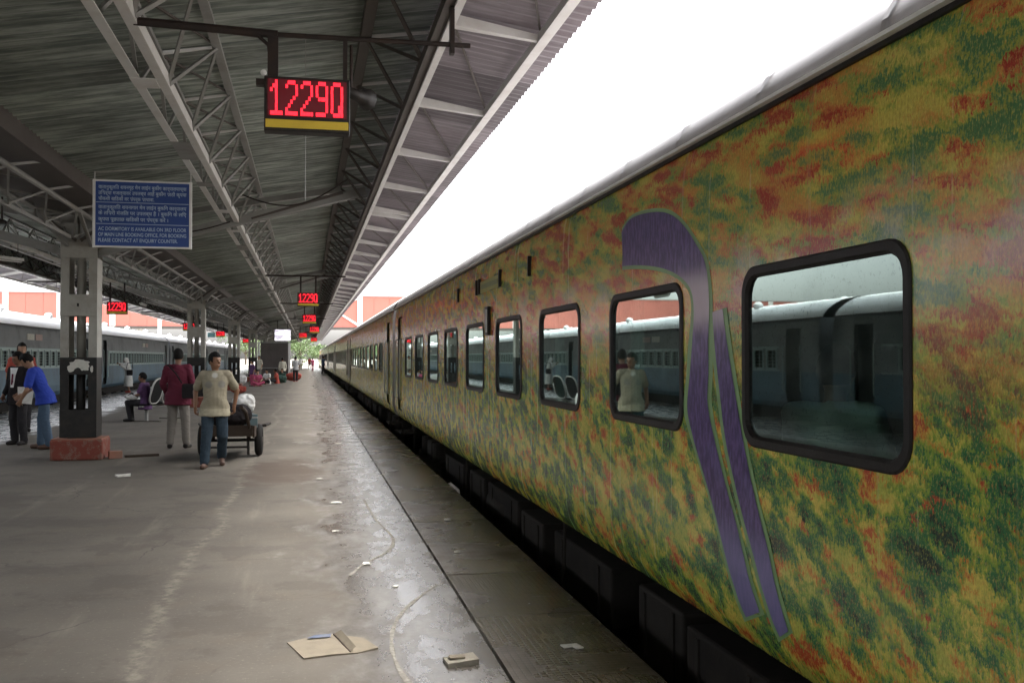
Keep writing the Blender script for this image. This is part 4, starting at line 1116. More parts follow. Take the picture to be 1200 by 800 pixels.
# ------------------------------------------------------------------ people
def bake(mb, voxel, smooth=6, cloth=0.0, seed=0):
    me = mb.mesh('tmp')
    o = bpy.data.objects.new('tmp', me); COL.objects.link(o)
    r = o.modifiers.new('r', 'REMESH'); r.mode = 'VOXEL'; r.voxel_size = voxel
    sm = o.modifiers.new('s', 'SMOOTH'); sm.factor = 0.5; sm.iterations = smooth
    dg = bpy.context.evaluated_depsgraph_get()
    out = bpy.data.meshes.new_from_object(o.evaluated_get(dg))
    bpy.data.objects.remove(o); bpy.data.meshes.remove(me)
    if cloth > 0:
        ns = [v.normal.copy() for v in out.vertices]
        for v, n in zip(out.vertices, ns):
            c = v.co
            d = mnoise.noise((c.x * 7 + seed, c.y * 7, c.z * 9)) + 0.9 * (0.5 - abs(mnoise.noise((c.x * 11 + c.z * 8, c.y * 11 + seed, c.z * 15)))) * 1.6
            v.co = c + n * (d * cloth)
    out.polygons.foreach_set('use_smooth', [True] * len(out.polygons))
    return out
def skin_mat(k):
    c = [(0.25, 0.125, 0.07), (0.19, 0.092, 0.052), (0.31, 0.17, 0.10)][k]
    return worn('skin_%d' % k, c, tuple(x * 0.85 for x in c), 0.5, 12, 0, 0.4, 0.05)
M_hair = worn('hair_black', (0.008, 0.007, 0.006), (0.013, 0.011, 0.010), 0.8, 40)
M_shoe = worn('shoe_black', (0.02, 0.018, 0.017), (0.045, 0.036, 0.03), 0.45, 12)
M_sandal = worn('sandal_brown', (0.09, 0.045, 0.028), None, 0.6, 12)
M_redshoe = worn('shoe_red', (0.38, 0.05, 0.04), None, 0.5, 12)
M_eye = worn('eye_dark', (0.02, 0.015, 0.012), None, 0.25, 30)
def cloth_mat(name, c, c2=None): return worn('cloth_' + name, c, c2, 0.85, 7.0, 0, 0.5, 0.2, 0.2, False)

STAND = dict(pelvis=(0,0,.92), waist=(0,.005,1.05), chest=(0,.0,1.25), collar=(0,-.01,1.40), neck=(0,0,1.46), head=(0,.025,1.585),
             shR=(.172,-.01,1.375), shL=(-.172,-.01,1.375), elR=(.235,-.04,1.11), elL=(-.235,-.04,1.11), wrR=(.245,.05,.87), wrL=(-.245,.05,.87),
             hpR=(.09,0,.89), hpL=(-.09,0,.89), knR=(.10,.02,.49), knL=(-.10,.02,.49), anR=(.10,-.03,.085), anL=(-.10,-.03,.085))
UPPER = ('waist','chest','collar','neck','head','shR','shL','elR','elL','wrR','wrL')
def person(label, loc, rz, H=1.7, pose=None, lean=0.0, twist=0.0, sleeve='short', shirt=None, trouser=None, skin=0, shoe=None, hair=True,
           voxel=0.010, headrot=(0, 0), hem=0.86, belly=0.0, robe=None, scarf=None, group=None, jacket=None, fingers=True, cat='person', handdir=None):
    k = H / 1.7
    J = {n: Vector(p) for n, p in STAND.items()}
    if lean or twist:
        base_ = Vector((0, 0, .92)); Mx = Matrix.Rotation(-lean, 3, 'X') @ Matrix.Rotation(twist, 3, 'Z')
        for n in UPPER: J[n] = base_ + Mx @ (J[n] - base_)
    for n, p in (pose or {}).items(): J[n] = Vector(p)
    J = {n: p * k for n, p in J.items()}
    root = tag(empty('person', loc, rz), label, cat, group)
    sk = skin_mat(skin)
    HR = Matrix.Rotation(headrot[0], 3, 'Z') @ Matrix.Rotation(-headrot[1], 3, 'X')
    hc = J['head']
    def hp(x, y, z): return hc + HR @ (Vector((x, y, z)) * k)
    b = MB()
    # torso
    def torso(mb, e=0.0, top=True, low=0.0, sh=0.0):
        pel, wa, ch, co = J['pelvis'], J['waist'], J['chest'], J['collar']
        ax = (ch - wa).normalized()
        pts = [pel - ((wa - pel).normalized() * 0.3 + Vector((0, 0, 0.7))) * (0.10 * k + low), pel, pel.lerp(wa, 0.6), wa, wa.lerp(ch, 0.5), ch, ch.lerp(co, 0.55), co, co + (co - ch).normalized() * 0.03 * k]
        rad = [(.145 + sh * 6, .105 + sh * 5), (.158 + sh * 3, .112 + sh * 2), (.150, .108 + belly), (.142, .104 + belly), (.150, .108 + belly * .6), (.163, .115), (.165, .108), (.125, .085), (.07, .065)]
        mb.tube(pts, [((a + e) * k, (c_ + e) * k) for a, c_ in rad], 20)
        mb.capsule(J['shL'], (.056 + e * .7) * k, J['shR'], (.056 + e * .7) * k, 12)
    torso(b)
    b.tube([J['collar'] - Vector((0, 0, .03)), J['neck'], hc - HR @ Vector((0, .02, .05)) * k], [.058 * k, .052 * k, .052 * k], 12)
    # head
    b.ball(hp(0, -.005, .012), [.078 * k, .098 * k, .112 * k], 20, 14, HR)
    b.ball(hp(0, .028, -.055), [.056 * k, .064 * k, .062 * k], 16, 10, HR)
    b.capsule(hp(0, .088, .012), .010 * k, hp(0, .104, -.022), .016 * k, 8)
    b.capsule(hp(-.03, .082, .03), .012 * k, hp(.03, .082, .03), .012 * k, 8)
    b.capsule(hp(-.02, .085, -.062), .010 * k, hp(.02, .085, -.062), .010 * k, 8)
    for s in (-1, 1): b.ball(hp(s * .076, -.005, -.005), [.012 * k, .022 * k, .032 * k], 8, 6, HR)
    # limbs
    for S in ('R', 'L'):
        sg = 1 if S == 'R' else -1
        sh, el, wr = J['sh' + S], J['el' + S], J['wr' + S]
        b.capsule(sh, .050 * k, el, .039 * k); b.capsule(el, .040 * k, wr, .026 * k)
        d = (wr - el).normalized()
        if handdir and S in handdir: d = Vector(handdir[S]).normalized()
        lat = d.cross(Vector((1, 0, 0)) if abs(d.x) < .8 else Vector((0, 0, 1))).normalized()
        nrm = lat.cross(d).normalized() * sg
        pe = wr + d * .085 * k
        b.capsule(wr + lat * .012 * k, .026 * k, pe + lat * .022 * k, .020 * k, 8); b.capsule(wr - lat * .012 * k, .026 * k, pe - lat * .022 * k, .020 * k, 8)
        if fingers:
            for q, (off, ln) in enumerate(((.034, .068), (.012, .078), (-.011, .073), (-.033, .056))):
                r0 = pe + lat * off * k; m1 = r0 + (d * .8 - nrm * .5).normalized() * ln * .55 * k; m2 = m1 + (d * .35 - nrm * .9).normalized() * ln * .55 * k
                b.capsule(r0, .0095 * k, m1, .009 * k, 8); b.capsule(m1, .009 * k, m2, .008 * k, 8)
            t0 = wr + d * .03 * k + lat * .026 * k; t1 = t0 + (d * .6 + lat * .65 - nrm * .35).normalized() * .045 * k; t2 = t1 + (d * .8 - nrm * .5).normalized() * .035 * k
            b.capsule(t0, .013 * k, t1, .011 * k, 8); b.capsule(t1, .011 * k, t2, .009 * k, 8)
        hpj, kn, an = J['hp' + S], J['kn' + S], J['an' + S]
        b.capsule(hpj, .082 * k, kn, .052 * k); b.capsule(kn, .052 * k, an, .034 * k)
        fdir = (pose or {}).get('ft' + S, None)
        f = Vector(fdir).normalized() if fdir else Vector((sg * .15, 1, 0)).normalized()
        b.capsule(an - Vector((0, 0, .045)) * k - f * .03 * k, .038 * k, an - Vector((0, 0, .055)) * k + f * .13 * k, .030 * k, 10)
    body = link('body', bake(b, voxel, 3), root); body.data.materials.append(sk)
    if trouser is not None and robe is None:
        t = MB(); pel, wa = J['pelvis'], J['waist']
        up_ = (wa - pel).normalized()
        t.tube([pel - up_ * .13 * k, pel, pel + up_ * .06 * k], [(.155 * k, .118 * k), (.172 * k, .126 * k), (.160 * k, (.122 + belly * .5) * k)], 20)
        for S in ('R', 'L'):
            hpj, kn, an = J['hp' + S], J['kn' + S], J['an' + S]
            t.capsule(hpj, .098 * k, kn, .078 * k); t.capsule(kn, .078 * k, an + Vector((0, 0, .01)), .066 * k)
        link('trousers', bake(t, voxel * 1.15, 3, .007 * k, 3), root).data.materials.append(trouser)
    if robe is not None:
        t = MB(); torso(t, .03)
        pel = J['pelvis']
        t.tube([J['chest'], pel, pel * 1.0 - Vector((0, 0, .3)), pel - Vector((0, 0, .62)) * k], [(.18 * k, .14 * k), (.20 * k, .17 * k), (.22 * k, .19 * k), (.25 * k, .21 * k)], 20)
        for S in ('R', 'L'):
            t.capsule(J['sh' + S], .08 * k, J['el' + S], .07 * k); t.capsule(J['el' + S], .07 * k, J['el' + S].lerp(J['wr' + S], .85), .06 * k)
        link('robe', bake(t, voxel * 1.2, 3, .012 * k, 5), root).data.materials.append(robe)
    elif shirt is not None:
        t = MB(); torso(t, .020, True, (.92 - hem) * k * 0.6, .010)
        for S in ('R', 'L'):
            sh, el, wr = J['sh' + S], J['el' + S], J['wr' + S]
            if sleeve == 'short': t.capsule(sh, .066 * k, sh.lerp(el, .72), .066 * k)
            else: t.capsule(sh, .066 * k, el, .056 * k); t.capsule(el, .058 * k, el.lerp(wr, .88), .042 * k)
        t.tube([J['collar'], J['neck'].lerp(J['collar'], .35)], [(.08 * k, .075 * k), (.066 * k, .066 * k)], 14)
        link('shirt', bake(t, voxel * 1.1, 3, .0085 * k, 1), root).data.materials.append(shirt)
    if scarf is not None:
        t = MB(); t.ball(hp(0, -.012, .02), [.095 * k, .112 * k, .125 * k], 18, 12, HR); t.capsule(hp(0, -.06, -.05), .085 * k, J['collar'], .12 * k); t.capsule(J['shL'], .075 * k, J['shR'], .075 * k)
        me = bake(t, voxel, 3, .005 * k, 2)
        bm_ = bmesh.new(); bm_.from_mesh(me)
        inv = HR.inverted()
        dl = [f for f in bm_.faces if (lambda q: q.y > .055 * k and abs(q.x) < .06 * k and -.10 * k < q.z < .07 * k)(inv @ (f.calc_center_median() - hc))]
        bmesh.ops.delete(bm_, geom=dl, context='FACES'); bm_.to_mesh(me); bm_.free()
        link('head_scarf', me, root).data.materials.append(scarf)
    elif hair:
        hb = MB().ball((0, 0, 0), (1, 1, 1), 26, 18)
        vs = []
        for v in hb.v:
            p = Vector((v[0] * .087, v[1] * .108, v[2] * .120)) + Vector((0, -.012, .022))
            p *= 1 + 0.05 * mnoise.noise((p.x * 40, p.y * 40, p.z * 40)); vs.append(p)
        fs = []
        for f in hb.f:
            c = sum((vs[i] for i in f), Vector()) / len(f)
            if c.z < -.055: continue
            if c.y > .028 and c.z < .062: continue
            if c.y > -.03 and c.z < -.012: continue
            fs.append(f)
        link('hair', MB().add([hp(*v) for v in vs], fs).mesh('hair', M_hair, True), root)
    if voxel < 0.013:
        for s in (-1, 1):
            link('eye', MB().ball(hp(s * .030, .0835, .008), [.012 * k, .009 * k, .006 * k], 8, 6, HR).mesh('eye', M_eye, True), root)
    if shoe is not None:
        for S, sg in (('R', 1), ('L', -1)):
            an = J['an' + S]; fdir = (pose or {}).get('ft' + S, None)
            f = Vector(fdir).normalized() if fdir else Vector((sg * .15, 1, 0)).normalized()
            t = MB().capsule(an - Vector((0, 0, .040)) * k - f * .035 * k, .046 * k, an - Vector((0, 0, .05)) * k + f * .15 * k, .038 * k, 12)
            t.v = [(x, y, max(z, 0.002) if an.z < .14 * k else z) for x, y, z in t.v]
            t.build('shoe', shoe, root, True)
    root['joints'] = 0
    del root['joints']
    return root, J, k

def beige_shirt():
    m, nt, b = mat_new('cloth_beige_with_chest_print')
    p = obj_pos(nt); x, y, z = sep(nt, p)
    n = noise_n(nt, p, 9, 4, .6)
    c = mix_c(nt, n, (0.225, 0.195, 0.13), (0.33, 0.29, 0.205))
    def disc(cx, cz, r_):
        dx = math_n(nt, 'SUBTRACT', x, cx); dz = math_n(nt, 'SUBTRACT', z, cz)
        d = math_n(nt, 'SQRT', math_n(nt, 'ADD', math_n(nt, 'POWER', dx, 2.0), math_n(nt, 'POWER', dz, 2.0)))
        return math_n(nt, 'MULTIPLY', sstep(nt, d, r_ * 1.1, r_ * .55), sstep(nt, y, 0.0, 0.03))
    for cx, cz, r_ in ((.085, 1.205, .062), (-.095, 1.21, .062)):
        c = mix_c(nt, math_n(nt, 'MULTIPLY', disc(cx, cz, r_), .6), c, (0.15, 0.15, 0.145))
    c = mix_c(nt, math_n(nt, 'MULTIPLY', disc(0.0, 1.34, .05), .55), c, (0.5, 0.5, 0.47))
    hemz = sstep(nt, z, .865, .85); c = mix_c(nt, math_n(nt, 'MULTIPLY', hemz, .5), c, (0.50, 0.45, 0.32))
    nt.links.new(c, b.inputs['Base Color']); b.inputs['Roughness'].default_value = 0.9
    bump(nt, b, n, 0.2, 0.01); return m
M_jeans = cloth_mat('dark_blue_jeans', (0.035, 0.05, 0.065), (0.06, 0.085, 0.105))
M_jeans2 = cloth_mat('mid_blue_jeans', (0.075, 0.115, 0.165), (0.04, 0.065, 0.10))
M_grey = cloth_mat('grey_trousers', (0.20, 0.18, 0.155), (0.13, 0.12, 0.105))
M_maroon = cloth_mat('maroon_check', (0.13, 0.022, 0.04), (0.07, 0.012, 0.025))
M_blueshirt = cloth_mat('bright_blue_tee', (0.03, 0.06, 0.36), (0.02, 0.04, 0.24))
M_suit = cloth_mat('charcoal_suit', (0.022, 0.019, 0.020), (0.035, 0.03, 0.03))
M_whitecl = cloth_mat('white_cotton', (0.66, 0.65, 0.62), (0.5, 0.5, 0.48))
M_purplecl = cloth_mat('purple_shirt', (0.11, 0.055, 0.13), (0.07, 0.035, 0.085))
M_darkcl = cloth_mat('dark_cloth', (0.035, 0.033, 0.035), (0.06, 0.055, 0.055))
M_pinkcl = cloth_mat('pink_cloth', (0.42, 0.08, 0.15), (0.25, 0.05, 0.09))
M_redcl = cloth_mat('dull_red_cloth', (0.34, 0.07, 0.05), (0.22, 0.05, 0.04))
M_greycl = cloth_mat('pale_grey_shirt', (0.36, 0.35, 0.35), (0.25, 0.25, 0.25))
M_creamcl = cloth_mat('cream_shirt', (0.52, 0.49, 0.40), (0.4, 0.37, 0.3))
M_greencl = cloth_mat('dark_green_cloth', (0.04, 0.075, 0.06), (0.03, 0.05, 0.04))

# man pulling the cart: walks towards the viewer, face turned aside
bm_pose = dict(elR=(.285,-.12,1.13), wrR=(.285,-.05,.90), elL=(-.315,-.12,1.14), wrL=(-.275,-.13,.90),
               knR=(.11,.10,.50), anR=(.14,.16,.085), knL=(-.11,.03,.49), anL=(-.09,-.27,.135), ftL=(-.1,.9,-.35), hpR=(.095,.01,.89), hpL=(-.095,0,.89))
person('man in beige printed shirt and dark jeans walking ahead of the handcart', (-1.33, 14.95, 0), math.pi + 0.05, 1.66, bm_pose, shirt=beige_shirt(), trouser=M_jeans, skin=0,
       shoe=M_sandal, headrot=(-0.75 * -1, 0.05), hem=.83, belly=.035, voxel=.009, handdir={'R': (0, -.4, -1), 'L': (0, -.4, -1)})
# man in maroon seen from behind
mm_pose = dict(elR=(.245,.0,1.12), wrR=(.20,.17,.96), elL=(-.25,-.02,1.11), wrL=(-.22,.14,.93), anR=(.15,-.02,.085), anL=(-.12,-.04,.085), knR=(.125,.01,.49))
person('man in maroon long sleeved shirt and grey trousers seen from behind', (-2.25, 18.2, 0), -0.12, 1.74, mm_pose, shirt=M_maroon, trouser=M_grey, sleeve='long', skin=1, shoe=M_shoe, hem=.80, headrot=(0.1, 0))
sb = tag(empty('shoulder_bag', (-2.06, 18.02, 0)), 'small black shoulder bag on the back of the man in maroon', 'bag')
MB().box(-.10, .11, -.05, .02, .88, 1.14).build('pouch', M_suit, sb, False, .03)
MB().tube([(-.1, -.02, 1.15), (-.2, -.03, 1.32), (-.34, .02, 1.47), (-.38, .17, 1.45), (-.36, .30, 1.38)], .014, 6).build('strap', M_suit, sb)
# two men sharing a paper
su_pose = dict(elR=(.25,-.04,1.12), wrR=(.24,.10,.92), elL=(-.26,-.03,1.12), wrL=(-.20,.17,.97))
su, SJ, _ = person('stout man in dark suit and white shirt holding a folded white paper', (-5.2, 19.5, 0), R(152), 1.69, su_pose, shirt=M_suit, trouser=M_darkcl, sleeve='long', skin=1, shoe=M_shoe, hem=.80, belly=.03, headrot=(-0.35, 0.25))
vf = MB(); vs = [(-.035, .150, 1.06), (.035, .150, 1.06), (.055, .128, 1.28), (.085, .098, 1.42), (-.085, .098, 1.42), (-.055, .128, 1.28)]
vf.add([(x, y + .012, z * .994) for x, y, z in vs], [(0, 1, 2, 5), (5, 2, 3, 4)]); vf.build('shirt_front', M_whitecl, su)
MB().add([(-.018, .172, 1.10), (.018, .172, 1.10), (.022, .150, 1.30), (-.022, .150, 1.30)], [(0,1,2,3)]).build('tie', M_maroon, su)
gl_ = MB()
for s in (-1, 1): gl_.tube([(s*.031 + .024*math.cos(a*math.pi/6), .118, 1.592 + .016*math.sin(a*math.pi/6)) for a in range(13)], .003, 5)
pp = tag(empty('paper_sheaf', (-5.02, 19.25, .93), R(20)), 'folded white paper held by the man in the dark suit', 'paper')
MB().add([(-.12, 0, -.16), (.10, -.03, -.18), (.14, -.05, .13), (-.13, -.02, .14), (-.12, .012, -.16), (.10, -.018, -.18), (.14, -.038, .13), (-.13, -.008, .14)], [(0,1,2,3),(7,6,5,4),(0,4,5,1),(1,5,6,2),(2,6,7,3),(3,7,4,0)]).build('sheet', M_paper, pp)
bl_pose = dict(anR=(.11,.08,.085), anL=(-.12,-.10,.085), knR=(.11,.07,.5), knL=(-.11,-.02,.5), elR=(.25,.26,1.04), wrR=(.17,.42,.92), elL=(-.24,.24,1.02), wrL=(-.14,.36,.84))
person('man in bright blue tee shirt and jeans bending to look at the paper', (-4.52, 18.55, 0), R(92), 1.72, bl_pose, lean=R(24), shirt=M_blueshirt, trouser=M_jeans2, skin=2, shoe=M_sandal, hem=.84, headrot=(0.1, .65))
person('tall man showing only his head above the two men sharing a paper', (-6.05, 22.9, 0), R(200), 1.9, shirt=M_redcl, trouser=M_darkcl, skin=2, shoe=M_shoe, voxel=.016, fingers=False)
# boy on the bench
bo_pose = dict(pelvis=(0,0,.50), waist=(0,.0,.63), chest=(0,.02,.83), collar=(0,.03,.98), neck=(0,.05,1.04), head=(0,.08,1.165), shR=(.17,.02,.965), shL=(-.17,.02,.965),
               elR=(.22,.10,.73), elL=(-.22,.10,.73), wrR=(.10,.32,.66), wrL=(-.10,.32,.66), hpR=(.09,.02,.49), hpL=(-.09,.02,.49), knR=(.11,.45,.50), knL=(-.10,.43,.50), anR=(.10,.40,.09), anL=(-.09,.36,.09))
BEN = (-3.95, 25.9)
person('boy in purple tee shirt sitting on the metal bench', (BEN[0] - .03, BEN[1] + .01, 0), R(78), 1.6, bo_pose, shirt=M_purplecl, trouser=M_darkcl, skin=1, shoe=M_shoe, voxel=.012, hem=.80, headrot=(0.15, .1))
lg = tag(empty('striped_bag', (BEN[0] - .34, BEN[1] - .02, .575)), 'white bag with dark stripes on the lap of the seated boy', 'bag')
t = MB().ball((0, 0, .045), (.17, .15, .075), 14, 8); link('sack', bake(t, .012, 2, .012), lg).data.materials.append(M_whitecl)
for q in (-.09, 0, .09): MB().tube([(-.16, q, .04), (0, q * 1.05, .132), (.16, q, .04)], .016, 6).build('stripe', M_darkcl, lg)
# woman in white
ww_pose = dict(elR=(.22,.20,1.36), wrR=(.16,.46,1.42), elL=(-.2,.14,1.2), wrL=(-.16,.34,1.34))
person('woman in white robe and head scarf reaching up into the train window', (-8.05, 47.6, 0), R(95), 1.58, ww_pose, lean=R(8), robe=M_whitecl, scarf=M_whitecl, trouser=M_redcl, skin=0, shoe=M_redshoe, voxel=.014, fingers=False)
hb = tag(empty('handbag', (-7.95, 47.3, .78)), 'black handbag hanging at the side of the woman in white', 'bag')
MB().box(-.13, .13, -.06, .06, 0, .26).build('pouch', M_suit, hb, False, .03); MB().tube([(-.14, 0, .3), (-.1, .05, .56), (.1, .05, .56), (.14, 0, .3)], .014, 6).build('strap', M_suit, hb)
# far figures
far_st = [('young man in cream shirt standing before the kiosk, back turned', (-1.62, 65.5, 0), 0.1, 1.56, M_creamcl, M_darkcl, M_shoe),
          ('man in grey shirt, dark trousers and red shoes near the kiosk', (-.80, 66.3, 0), 0.3, 1.66, M_greycl, M_darkcl, M_redshoe),
          ('person in purple top and pink skirt cloth by the seated group', (-3.05, 56.5, 0), 2.2, 1.42, M_purplecl, M_pinkcl, M_sandal),
          ('man in dark blue standing against the coach side far ahead', (1.45, 97, 0), -1.2, 1.72, cloth_mat('navy', (.03, .05, .09)), M_darkcl, M_shoe),
          ('figure in white walking far down the platform', (-.9, 128, 0), .2, 1.65, M_whitecl, M_grey, M_shoe),
          ('figure in red walking far down the platform', (.2, 140, 0), 2.9, 1.6, M_redcl, M_darkcl, M_shoe),
          ('figure in pale grey walking far down the platform', (-1.7, 136, 0), 1.0, 1.68, M_greycl, M_darkcl, M_shoe),
          ('figure in pink walking far down the platform', (.55, 122, 0), .4, 1.55, M_pinkcl, M_pinkcl, M_sandal),
          ('figure in cream standing behind the seated group near a post', (-3.3, 70, 0), 2.4, 1.7, M_creamcl, M_grey, M_shoe)]
for i, (lb, loc, rz, H, sh, tr, so) in enumerate(far_st):
    ps = dict(anR=(.13, .12, .085), anL=(-.1, -.1, .085)) if i % 2 else {}
    person(lb, loc, rz, H, ps, shirt=sh, trouser=tr, sleeve='long' if i % 3 == 0 else 'short', skin=i % 3, shoe=so, voxel=.018, fingers=False)
fl_pose = dict(pelvis=(0,0,.13), waist=(0,.02,.27), chest=(0,.05,.46), collar=(0,.07,.61), neck=(0,.09,.67), head=(0,.12,.79), shR=(.17,.06,.595), shL=(-.17,.06,.595),
               elR=(.23,.14,.38), elL=(-.23,.14,.38), wrR=(.12,.36,.30), wrL=(-.12,.36,.30), hpR=(.09,.04,.13), hpL=(-.09,.04,.13), knR=(.28,.36,.22), knL=(-.28,.36,.22), anR=(-.06,.42,.085), anL=(.10,.48,.085), ftR=(-1,.3,0), ftL=(1,.3,0))
for i, (lb, x, y, rz, sh, tr) in enumerate([('man in white shirt sitting on the platform, widest of the seated group', -2.35, 60.3, 2.6, M_whitecl, M_darkcl), ('person in dull red sitting on the platform beside luggage', -1.85, 62.0, 1.5, M_redcl, M_darkcl),
        ('person in bright pink sitting at the front of the seated group', -2.75, 56.2, 3.4, M_pinkcl, M_pinkcl), ('person in pale grey sitting next to the man in white', -2.95, 61.2, 2.0, M_greycl, M_grey),
        ('person wrapped in white sitting near the post before the group', -4.35, 57.5, 3.9, M_whitecl, M_whitecl), ('person in dark green sitting on bundles at the kiosk side', -1.55, 64.0, 2.6, M_greencl, M_darkcl)]):
    person(lb, (x, y, 0), rz, 1.66, fl_pose, shirt=sh, trouser=tr, skin=i % 3, voxel=.018, fingers=False, shoe=None)
# passenger behind the big window
ps_pose = {n: (p[0], p[1], p[2]) for n, p in bo_pose.items()}
pa, _, _ = person('passenger in pale green clothes sitting behind the big window', (2.24, 3.92, .42), R(-50), 1.62, ps_pose, shirt=cloth_mat('pale_green_shawl', (.62, .70, .62), (.48, .55, .48)), trouser=M_darkcl, sleeve='long', skin=0, shoe=M_shoe, voxel=.014, fingers=False)

# ------------------------------------------------------------------ bench
M_perf = worn('bench_black_mesh', (0.008, 0.008, 0.008), (0.014, 0.013, 0.013), 0.7, 30)
be = tag(empty('platform_bench', (BEN[0] + .19, BEN[1] + .52, 0), R(-20)), 'metal bench with black rounded backs in pale rims where the boy sits', 'bench')
for y in (-.55, .75):
    MB().box(-.035, .035, y - .035, y + .035, .02, .36).build('leg', M_steel, be)
    MB().box(-.33, .36, y - .04, y + .04, 0.0, .02).build('foot', M_steel_d, be)
MB().box(-.04, .04, -.85, 1.1, .361, .40).build('beam', M_steel, be)
for y in (-.55, .08, .71):
    sr = rrect(.5, .52, .1)
    q = MB(); n = len(sr); q.add([(x - .09, y + yy, .435 + .02 * ((x / .25) ** 2)) for x, yy in sr] + [(x - .09, y + yy, .402 + .02 * ((x / .25) ** 2)) for x, yy in sr], [tuple(range(n)), tuple(reversed(range(n, 2*n)))] + [(i, n+i, n+(i+1) % n, (i+1) % n) for i in range(n)])
    q.build('seat', M_perf, be)
    br_ = rrect(.52, .62, .2)
    def bp(a, c, off): 
        z = .76 + c; return (.16 + (c + .31) * .30 + off, y + a, z)
    q = MB().add([bp(a, c, 0) for a, c in br_] + [bp(a, c, .03) for a, c in br_], [tuple(range(n)), tuple(reversed(range(n, 2*n)))] + [(i, n+i, n+(i+1) % n, (i+1) % n) for i in range(n)])
    bk = q.build('backrest', M_perf, be)
    MB().tube([bp(a, c, .015) for a, c in br_] + [bp(*br_[0], .015)], .024, 8).build('rim', M_galv, bk, True)

# ------------------------------------------------------------------ handcart and load
M_tyre = worn('tyre', (0.02, 0.019, 0.018), (0.04, 0.036, 0.03), .8, 12)
M_wood = worn('dark_wood', (0.05, 0.036, 0.026), (0.028, 0.022, 0.018), .75, 6)
hc_ = tag(empty('handcart', (-1.22, 16.55, 0)), 'two wheeled black handcart pulled by the man in beige', 'handcart')
for s in (-1, 1):
    ring = [(s*.44 , .20*math.cos(a*math.pi/12), .26 + .20*math.sin(a*math.pi/12)) for a in range(25)]
    wh = MB().tube([(s*.44 - .045, 0, .26), (s*.44 + .045, 0, .26)], .13, 18).build('wheel', M_wood, hc_)
    MB().tube(ring, .062, 8, False).build('tyre', M_tyre, wh, True)
    MB().tube([(s*.44 - .06, 0, .26), (s*.44 + .06, 0, .26)], .05, 12).build('hub', M_steel_d, wh)
    MB().tube([(s*.26, -1.62, .87), (s*.30, -1.2, .78), (s*.34, -.75, .47), (s*.34, 1.0, .40)], .028, 8).build('shaft', M_wood, hc_)
    MB().tube([(s*.34, 1.0, .41), (s*.50, 1.05, .43), (s*.58, .85, .47), (s*.52, .6, .45), (s*.36, .6, .43)], .022, 8).build('hoop', M_iron, hc_)
    MB().tube([(s*.30, -.62, .45), (s*.31, -.62, .08)], .022, 6).build('prop_leg', M_iron, hc_)
MB().tube([(-.44, 0, .26), (.44, 0, .26)], .025, 8).build('axle', M_iron, hc_)
for s in (-.28, .28): MB().bar((s, 0, .27), (s, 0, .43), .06).build('axle_block', M_wood, hc_)
for k in range(8):
    y = -.72 + k * .23; z = .525 - (k * .23 - .0) * .06
    MB().box(-.37, .37, y, y + .16, z - .035, z).build('deck_plank', M_wood, hc_)
MB().tube([(-.32, -.62, .2), (.32, -.62, .2)], .018, 6).build('prop_bar', M_iron, hc_)
for s in (-1, 1): MB().add([(s*.385, -.80, .36), (s*.385, 1.05, .30), (s*.385, 1.05, .44), (s*.385, -.80, .54), (s*.41, -.80, .36), (s*.41, 1.05, .30), (s*.41, 1.05, .44), (s*.41, -.80, .54)], [(0,1,2,3),(7,6,5,4),(0,4,5,1),(1,5,6,2),(2,6,7,3),(3,7,4,0)]).build('side_board', M_wood, hc_)
MB().box(-.384, .384, -.82, -.79, .38, .55).build('front_board', M_wood, hc_)
def sack(name, lb, loc, r_, mat, cat='sack', seed=1, rz=0.0):
    t = MB().ball((0, 0, r_[2]), r_, 18, 12); t.ball((r_[0]*.4, -r_[1]*.2, r_[2]*1.3), [q*.62 for q in r_], 14, 8)
    me = bake(t, .016, 2, .022, seed); me.materials.append(mat)
    o = link(name, me, None, 0, loc); o.rotation_euler = (0, 0, rz); return tag(o, lb, cat)
sack('bundle', 'black bundle lying across the front of the handcart', (-1.22, 16.05, .50), [.35, .30, .19], M_suit, 'bundle', 2)
sack('bundle', 'dark brown bundle on the back of the handcart', (-1.25, 16.85, .44), [.31, .36, .15], M_wood, 'bundle', 5)
sack('white_sack', 'crumpled white plastic sack on top of the handcart load', (-1.02, 16.50, .70), [.18, .18, .15], M_whitecl, 'sack', 8)
bx = tag(empty('metal_box', (-.93, 16.58, .44), .25), 'blue grey metal box strapped on the side of the handcart', 'box')
MB().box(-.09, .09, -.20, .20, 0, .24).build('case', worn('box_blue_grey', (.10, .15, .16), (.06, .07, .07), .5, 6), bx, False, .01)
MB().box(-.093, .093, -.203, .203, .18, .20).build('band', M_galv, bx)

# ------------------------------------------------------------------ litter, luggage, marks
def flat_piece(name, lb, loc, rz, poly, th, mat, cat, curl=.02):
    n = len(poly); o = tag(empty(name, loc, rz), lb, cat)
    top = [(x, y, th + curl * abs(mnoise.noise((x*6 + loc[0], y*6, .3)))) for x, y in poly]
    MB().add(top + [(x, y, .001) for x, y in poly], [tuple(range(n)), tuple(reversed(range(n, 2*n)))] + [(i, n+i, n+(i+1) % n, (i+1) % n) for i in range(n)]).build('sheet', mat, o)
    return o
cbd = flat_piece('cardboard', 'flattened brown cardboard box with a blue printed edge on the platform', (.13, 5.55, 0), 0.0, [(-.24,.117),(-.19,-.05),(-.146,-.21),(0,-.175),(.138,-.16),(.252,-.10),(.215,.01),(.185,.115),(.09,.17),(.015,.22),(-.087,.206)], .004, M_card, 'cardboard', .012)
MB().add([(-.14, .135, .0165), (.0, .14, .0165), (.005, .205, .0165), (-.085, .195, .0165)], [(0,1,2,3)]).build('printed_flap', M_cardb, cbd)
MB().bar((.10, -.155, .011), (.02, .21, .012), .006, .008).build('fold_edge', M_wood, cbd)
